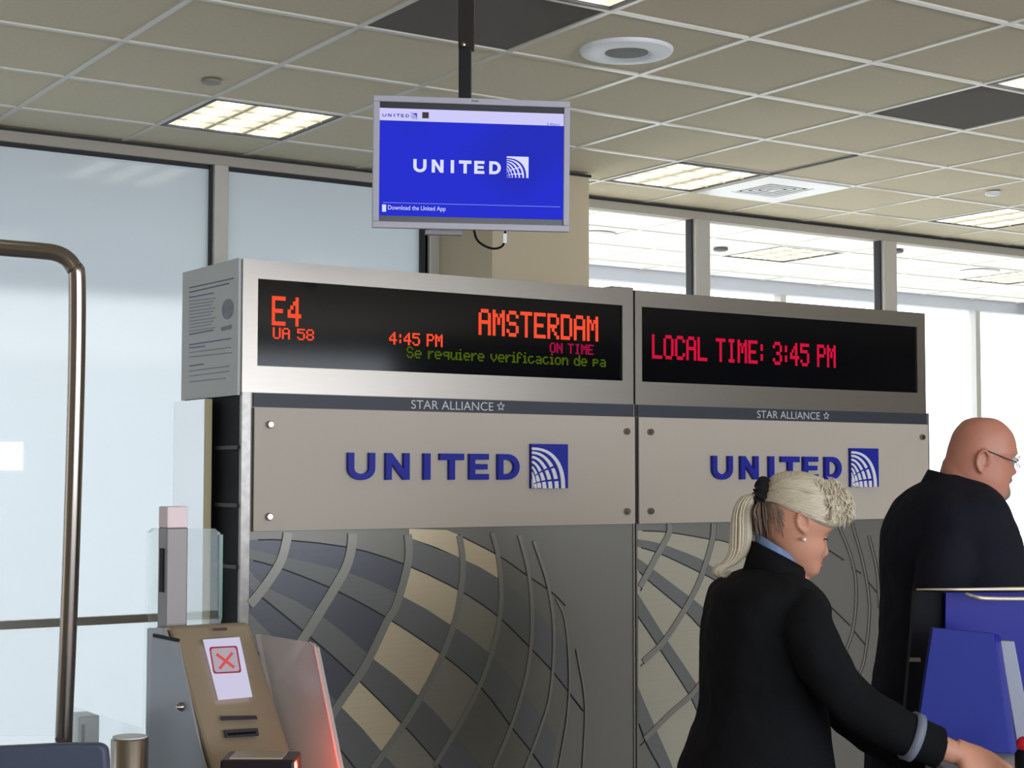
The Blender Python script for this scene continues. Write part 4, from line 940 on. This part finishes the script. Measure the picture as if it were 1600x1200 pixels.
for s in range(420):
    sg = -1 if s % 3 else 1; py0 = rnd.uniform(797, 839); px0 = 1190.5 + 29 * rnd.random() ** 2.2
    pts = []
    for i in range(6):
        u = i / 5; py = py0 + (784 - py0) * u; px = px0 + (1192 + (px0 - 1191) * .5 - px0) * u; xb, xf, w = interp(headW, py); k = DW / F
        q = (px - (xb + xf) / 2) / ((xf - xb) / 2); y = w * sqrt(max(.02, 1 - q * q)) + .0018; pts.append(at(px - .6, py, DW) + F0 * sg * y)
    mb.tube([Vector(p) for p in path(pts, 8)], [.0003] + [.0008] * 8, 4)
for s in range(90):
    a0 = rnd.uniform(1174, 1194); b0 = rnd.uniform(812, 850); zo = rnd.uniform(-.045, .045)
    mb.tube([Vector(p) for p in path([at(1188 + (a0 - 1184) * .3, 780, DW) + F0 * zo * .4, at(a0, 796, DW) + F0 * zo, at(a0 + 1.5, (796 + b0) / 2, DW) + F0 * zo, at(a0 + 5, b0, DW) + F0 * zo * .9], 8)], [.0012] * 7 + [.0008, .0003], 4)
mb.build('nape_hair', M_nape, wo, True)
mb = MB()
cenl = [(1186, 772), (1170, 778), (1160, 800), (1158, 835), (1154, 862), (1140, 880), (1127, 886), (1122, 896), (1132, 901), (1140, 893)]
wid = [8, 13, 15, 17, 15, 11, 9, 8, 6, 3]
for s in range(150):
    a0 = rnd.uniform(0, 2 * pi); rr2 = sqrt(rnd.random()); pts = []; ph = rnd.uniform(0, 6.28); e_ = rnd.uniform(.75, 1)
    for i, (px, py) in enumerate(cenl):
        if i > 10 * e_: break
        w_ = wid[i]; pts.append(at(px + w_ * rr2 * cos(a0 + .1 * i), py + (w_ * .25 * rr2 * sin(ph) if i > 5 else 0), DW) + F0 * (w_ * kW * rr2 * sin(a0 + .1 * i) * .9 - .0))
    mb.tube([Vector(p) for p in path([tuple(p) for p in pts], 20)], [.002] * 4 + [.0023] * 13 + [.0018, .0014, .0010, .0006], 5)
mb.build('ponytail', M_hair, wo, True)
mb = MB()
sc_c = at(1189.5, 769, DW); sa_ = (R0 * .92 + Vector((0, 0, -.25))).normalized(); s1 = sa_.cross(F0).normalized()
rings = []
for i in range(49):
    t = 2 * pi * i / 48; rr3 = .021 + .003 * sin(9 * t); c = sc_c + (s1 * cos(t) + F0 * sin(t)) * rr3; o_ = (s1 * cos(t) + F0 * sin(t)); tr = .0135 + .003 * sin(13 * t + 1)
    rings.append([c + (o_ * cos(q) + sa_ * sin(q) * 1.1) * tr for q in [2 * pi * j / 12 for j in range(12)]])
mb.loft(rings, cap=False); mb.build('scrunchie', mat('black_velvet', rgb(12, 11, 14), .9), wo, True)
MB().sphere(at(1246.5, 841, DW) - F0 * .083, .0055).build('earring', mat('pearl', rgb(230, 226, 220), .15, metal=.3), wo, True)
mb = MB()
for sg in (-1, 1):
    q = at(1291, 838, DW) + F0 * sg * .031; mb.sphere(q - R0 * .0225, .0125, n=14)
mb.build('eyelid', mat('eyelid_skin', rgb(196, 134, 116), .5), wo, True)
mb = MB()
for sg in (-1, 1):
    q = at(1290.5, 841, DW) + F0 * sg * .033 - R0 * .0095
    for t in range(-4, 5): mb.tube([q + F0 * t * .0022 + R0 * .001, q + F0 * t * .0026 + R0 * .0075 - Vector((0, 0, .003))], [.0012, .0004], 5)
mb.build('eyelashes', M_black, wo, True)
mb = MB()
for py, r in ((876.6, .0042), (883.4, .0046)):
    pts = [at(1283.5 - 2.2 * abs(t) ** 2, py + .4 * abs(t), DW) + F0 * t * .012 - R0 * .0018 for t in (-1.6, -1, -.5, 0, .5, 1, 1.6)]
    mb.tube(pts, [.001, r * .8, r, r, r, r * .8, .001], 8)
mb.build('lips', mat('lips_rose', rgb(176, 96, 92), .4), wo, True)
mb = MB()
for sg in (-1, 1):
    mb.tube([at(1293 - abs(t) * 0 - 1.5 * t * t, 823.5 - .5 * t, DW) + F0 * sg * (.014 + .016 * (t + 1)) for t in (-1, -.3, .4, 1.1)], [.0012, .002, .002, .001], 6)
mb.build('eyebrows', mat('brow_brown', rgb(150, 118, 92), .8), wo, True)
# trousers and shoes below the frame
mb = MB()
ell(mb, DW, [(1250, 1075, 1300, .18, 0), (1300, 1078, 1298, .185, 0), (1340, 1085, 1292, .18, 0)])
for sg in (-1, 1):
    hp = at(1190, 1310, DW) + F0 * sg * .09; an_ = Vector((hp.x - R0.x * .01, hp.y - R0.y * .01, .05)); mb.tube([hp, hp * .5 + an_ * .5 + Vector((R0.x, R0.y, 0)) * .02, an_], [.10, .085, .075], 20)
mb.build('trousers', M_suit, wo, True)
mb = MB()
for sg in (-1, 1):
    hp = at(1190, 1310, DW) + F0 * sg * .09; q = Vector((hp.x, hp.y, .035)); mb.sphere(q + R0 * .05, .13, .045, .035, ax=(R0, F0, Vector((0, 0, 1))))
mb.build('shoes', M_black, wo, True)

# ---------------- man
DN = 4.5; kM = DN / F
mf_ = at(1490, 1200, DN); mo = empty('person', (mf_.x, mf_.y, 0), 'bald man with thin glasses and grey goatee in a dark suit behind the podium', 'person')
headM = [(652, 1524, 1543, .014), (655, 1510, 1556, .040), (663, 1500, 1568, .060), (675, 1491, 1579, .072), (688, 1486, 1584.5, .077), (700, 1482, 1586.5, .079), (709, 1480, 1587, .080), (717, 1478, 1582.5, .079), (725, 1477, 1580, .078),
         (733, 1476, 1579, .077), (741, 1476, 1578, .076), (748, 1478, 1577.5, .075), (755, 1481, 1576, .073), (762, 1485, 1575, .070), (772, 1493, 1575, .062), (780, 1503, 1571, .05), (788, 1520, 1558, .03)]
def featM(py, x, y, cu):
    if cu > 0:
        g = lambda c, s: exp(-((py - c) / s) ** 2)
        nose = interp([(713, 0), (718, 1.), (726, 4.5), (733, 8.5), (738, 11.5), (741, 9.5), (744, 3.5), (748, 0)], py)[0] if 713 < py < 748 else 0
        x += nose * kM * exp(-(y / (.009 + .007 * max(0, (py - 722) / 18))) ** 2)
        x += (3.4 * g(751, 4) + 2.6 * g(762, 3.2) - 2.6 * g(757, 1.8) + 1.0 * g(773, 5)) * kM * exp(-(y / .022) ** 2)
        x += 1.8 * g(709, 3.4) * kM * exp(-(y / .045) ** 2)
        x -= .010 * exp(-((abs(y) - .032) / .014) ** 2) * g(719, 5) * cu
    return x, y
mb = MB(); mb.loft([ringpts(DN, 652.3 + (788 - 652.3) * i / 84, *interp(headM, 652.3 + (788 - 652.3) * i / 84), feat=featM) for i in range(85)])
ear(mb, DN, 1522, 722, 36, -.078, -1, radians(-8)); ear(mb, DN, 1522, 722, 36, .078, 1, radians(-8))
mb.tube([at(1507, 722, DN), at(1504, 750, DN), at(1498, 780, DN), at(1490, 830, DN)], [.058, .066, .072, .08], 24)
mb.tube([at(1535, 760, DN), at(1525, 785, DN), at(1512, 812, DN)], [.040, .055, .06], 20)
ell(mb, DN, [(790, 1440, 1540, .10, 0), (820, 1410, 1560, .18, 0), (900, 1400, 1580, .18, 0), (1000, 1395, 1590, .175, 0), (1100, 1385, 1590, .17, 0), (1200, 1385, 1580, .17, 0), (1260, 1395, 1570, .15, 0)])
for sg in (-1, 1):
    hp = at(1485, 1235, DN) + F0 * sg * .10; an_ = Vector((hp.x, hp.y, .09))
    mb.tube([hp, (hp + an_) / 2 + R0 * .01, an_], [.095, .065, .042], 20); mb.tube([an_, an_ + Vector((0, 0, -.04)) + R0 * .02, an_ + Vector((0, 0, -.05)) + R0 * .15], [.042, .045, .033], 14)
armA = [at(1464, 850, DN) - F0 * .17, at(1466, 940, DN - .25), at(1470, 1010, DN - .27), at(1530, 1045, DN - .3), at(1600, 1060, DN - .3)]
armB = [at(1490, 850, DN) + F0 * .17, at(1490, 940, DN + .25), at(1500, 1010, DN + .25), at(1560, 1045, DN + .2), at(1630, 1060, DN + .15)]
for arm in (armA, armB): mb.tube([Vector(p) for p in path(arm, 18)], [.046 - .0011 * i for i in range(19)], 16)
for arm, s in ((armA, 1), (armB, -1)):
    d_ = (arm[-1] - arm[-2]).normalized(); n_ = Vector((0, 0, 1)); n_ = (n_ - d_ * n_.dot(d_)).normalized(); hand(mb, arm[-1] - d_ * .01, d_, n_, d_.cross(n_) * -s, L=.19, curl=.4)
bodyM = mb.build('body', mat('ruddy_skin', rgb(190, 128, 108), .42, spec=.4, bump=.1, bscale=300, var=.08, vscale=25), mo, True); fuse(bodyM, .0036, 4, .4)
mb = MB()
ell(mb, DN, [(742, 1462, 1500, .06, 0), (752, 1446, 1524, .10, 0), (762, 1427, 1543, .15, 0), (773, 1413, 1554, .20, 0), (786, 1402, 1562, .235, 0), (807, 1391, 1571, .25, 0), (835, 1382.5, 1583, .25, 0), (865, 1380, 1592, .245, 0), (893, 1381, 1599, .24, 0), (933, 1381, 1606, .235, 0),
             (1000, 1376, 1608, .225, 0), (1072, 1366, 1608, .22, 0), (1150, 1358, 1610, .22, 0), (1230, 1356, 1610, .22, 0)], sh=.88)
mb.tube([Vector(p) for p in path([at(1462, 835, DN) - F0 * .17] + armA[1:4] + [at(1590, 1058, DN - .3)], 18)], [.080 - .0018 * i for i in range(19)], 20)
mb.tube([Vector(p) for p in path([at(1490, 835, DN) + F0 * .17] + armB[1:4] + [at(1620, 1058, DN + .15)], 18)], [.080 - .0018 * i for i in range(19)], 20)
jm = mb.build('suit_jacket', M_suit2, mo, True)
fuse(jm, .0065, 4, .5); crease(jm, .006, 9)
# the neck opening: collar band
def bandM(r0, z0, r1, z1, name, m, th=.006, par=mo):
    lo, hi = [], []
    for i in range(33):
        t = radians(-165 + 330 * i / 32); ca, sa = cos(t), sin(t); fr = (1 - ca) / 2
        c = at(1496 + 16 * fr, 741 + 42 * fr, DN); lo.append(c - R0 * r0 * ca + F0 * sa * r0 + Vector((0, 0, z0))); hi.append(c - R0 * r1 * ca + F0 * sa * r1 + Vector((0, 0, z1)))
    mb = MB(); n = len(lo); mb.v = lo + hi; mb.f = [(i, i + 1, n + i + 1, n + i) for i in range(n - 1)]
    o = mb.build(name, m, par, True); s = o.modifiers.new('solid', 'SOLIDIFY'); s.thickness = th; s.offset = 0
bandM(.115, -.055, .078, .012, 'jacket_collar', M_suit2)
# goatee as a thin shell over mouth and chin
def patch(D, tab, feat, y0, y1, tmax, out_, N=20, M=16):
    k = D / F; rings = []
    for i in range(M + 1):
        py = y0 + (y1 - y0) * i / M; xb, xf, w = interp(tab, py); a = (xf - xb) / 2 * k; row = []
        for j in range(N + 1):
            t = -tmax + 2 * tmax * j / N; cu, sv = cos(t), sin(t); x = a * abs(cu) ** .92; y = w * (abs(sv) ** .9) * (1 if sv > 0 else -1); x, y = feat(py, x, y, cu)
            e_ = out_ * max(0, 1 - (abs(t) / tmax) ** 4) * (sin(pi * min(1, max(0, (i + .0) / M))) ** .3 if 0 < i < M else 0) - .001
            row.append(at((xb + xf) / 2, py, D) + R0 * (x + e_) + F0 * y * (1 + e_ / .08))
        rings.append(row)
    mb = MB(); n = N + 1
    for r in rings: mb.v += r
    mb.f = [(i * n + j, i * n + j + 1, (i + 1) * n + j + 1, (i + 1) * n + j) for i in range(M) for j in range(N)]; return mb
M_gt = mat('grey_goatee', rgb(150, 132, 116), .9, bump=1., bscale=500, var=.3, vscale=120)
patch(DN, headM, featM, 762.5, 787, .75, .0045).build('goatee', M_gt, mo, True); patch(DN, headM, featM, 745, 755.5, .62, .0028).build('moustache', M_gt, mo, True)
mb = MB()
for sg in (-1, 1):
    mb.tube([at(1524, 704, DN) + F0 * sg * .083, at(1529, 705, DN) + F0 * sg * .084, at(1560, 717, DN) + F0 * sg * .078, at(1577, 723, DN) + F0 * sg * .068], .0011 * 1.3, 6)
    c = at(1587, 722, DN) + F0 * sg * .034
    mb.tube([c + F0 * .026 * cos(t) + Vector((0, 0, 1)) * .015 * sin(t) - R0 * .012 * abs(cos(t)) ** 2 * (1 if sg * cos(t) > 0 else .1) for t in [2 * pi * i / 24 for i in range(25)]], .0012, 6)
mb.tube([at(1589, 720, DN) - F0 * .009, at(1590, 719, DN), at(1589, 720, DN) + F0 * .009], .0013, 6)
gl = mb.build('glasses', mat('glasses_frame', rgb(40, 34, 40), .3, metal=.6), mo, True)
mb = MB()
for sg in (-1, 1): mb.sphere(at(1581, 719, DN) + F0 * sg * .032 - R0 * .007, .0115, n=14)
mb.build('eyes', mat('eye_white', rgb(200, 190, 184), .2), mo, True)
mb = MB()
for sg in (-1, 1): mb.sphere(at(1581, 719, DN) + F0 * sg * .032 + R0 * .0022, .0052, n=10)
mb.build('irises', mat('iris_brown', rgb(50, 36, 28), .2), mo, True)
mb = MB()
ell(mb, DN, [(1190, 1385, 1585, .19, 0), (1240, 1385, 1585, .19, 0), (1262, 1390, 1580, .18, 0)])
for sg in (-1, 1):
    hp = at(1485, 1245, DN) + F0 * sg * .095; mb.tube([hp, Vector((hp.x, hp.y, .45)), Vector((hp.x, hp.y, .04))], [.105, .085, .075], 20)
mb.build('trousers', M_suit2, mo, True)
mb = MB()
for sg in (-1, 1):
    hp = at(1485, 1245, DN) + F0 * sg * .095; mb.sphere(Vector((hp.x, hp.y, .04)) + R0 * .06, .145, .05, .04, ax=(R0, F0, Vector((0, 0, 1))))
mb.build('shoes', M_black, mo, True)
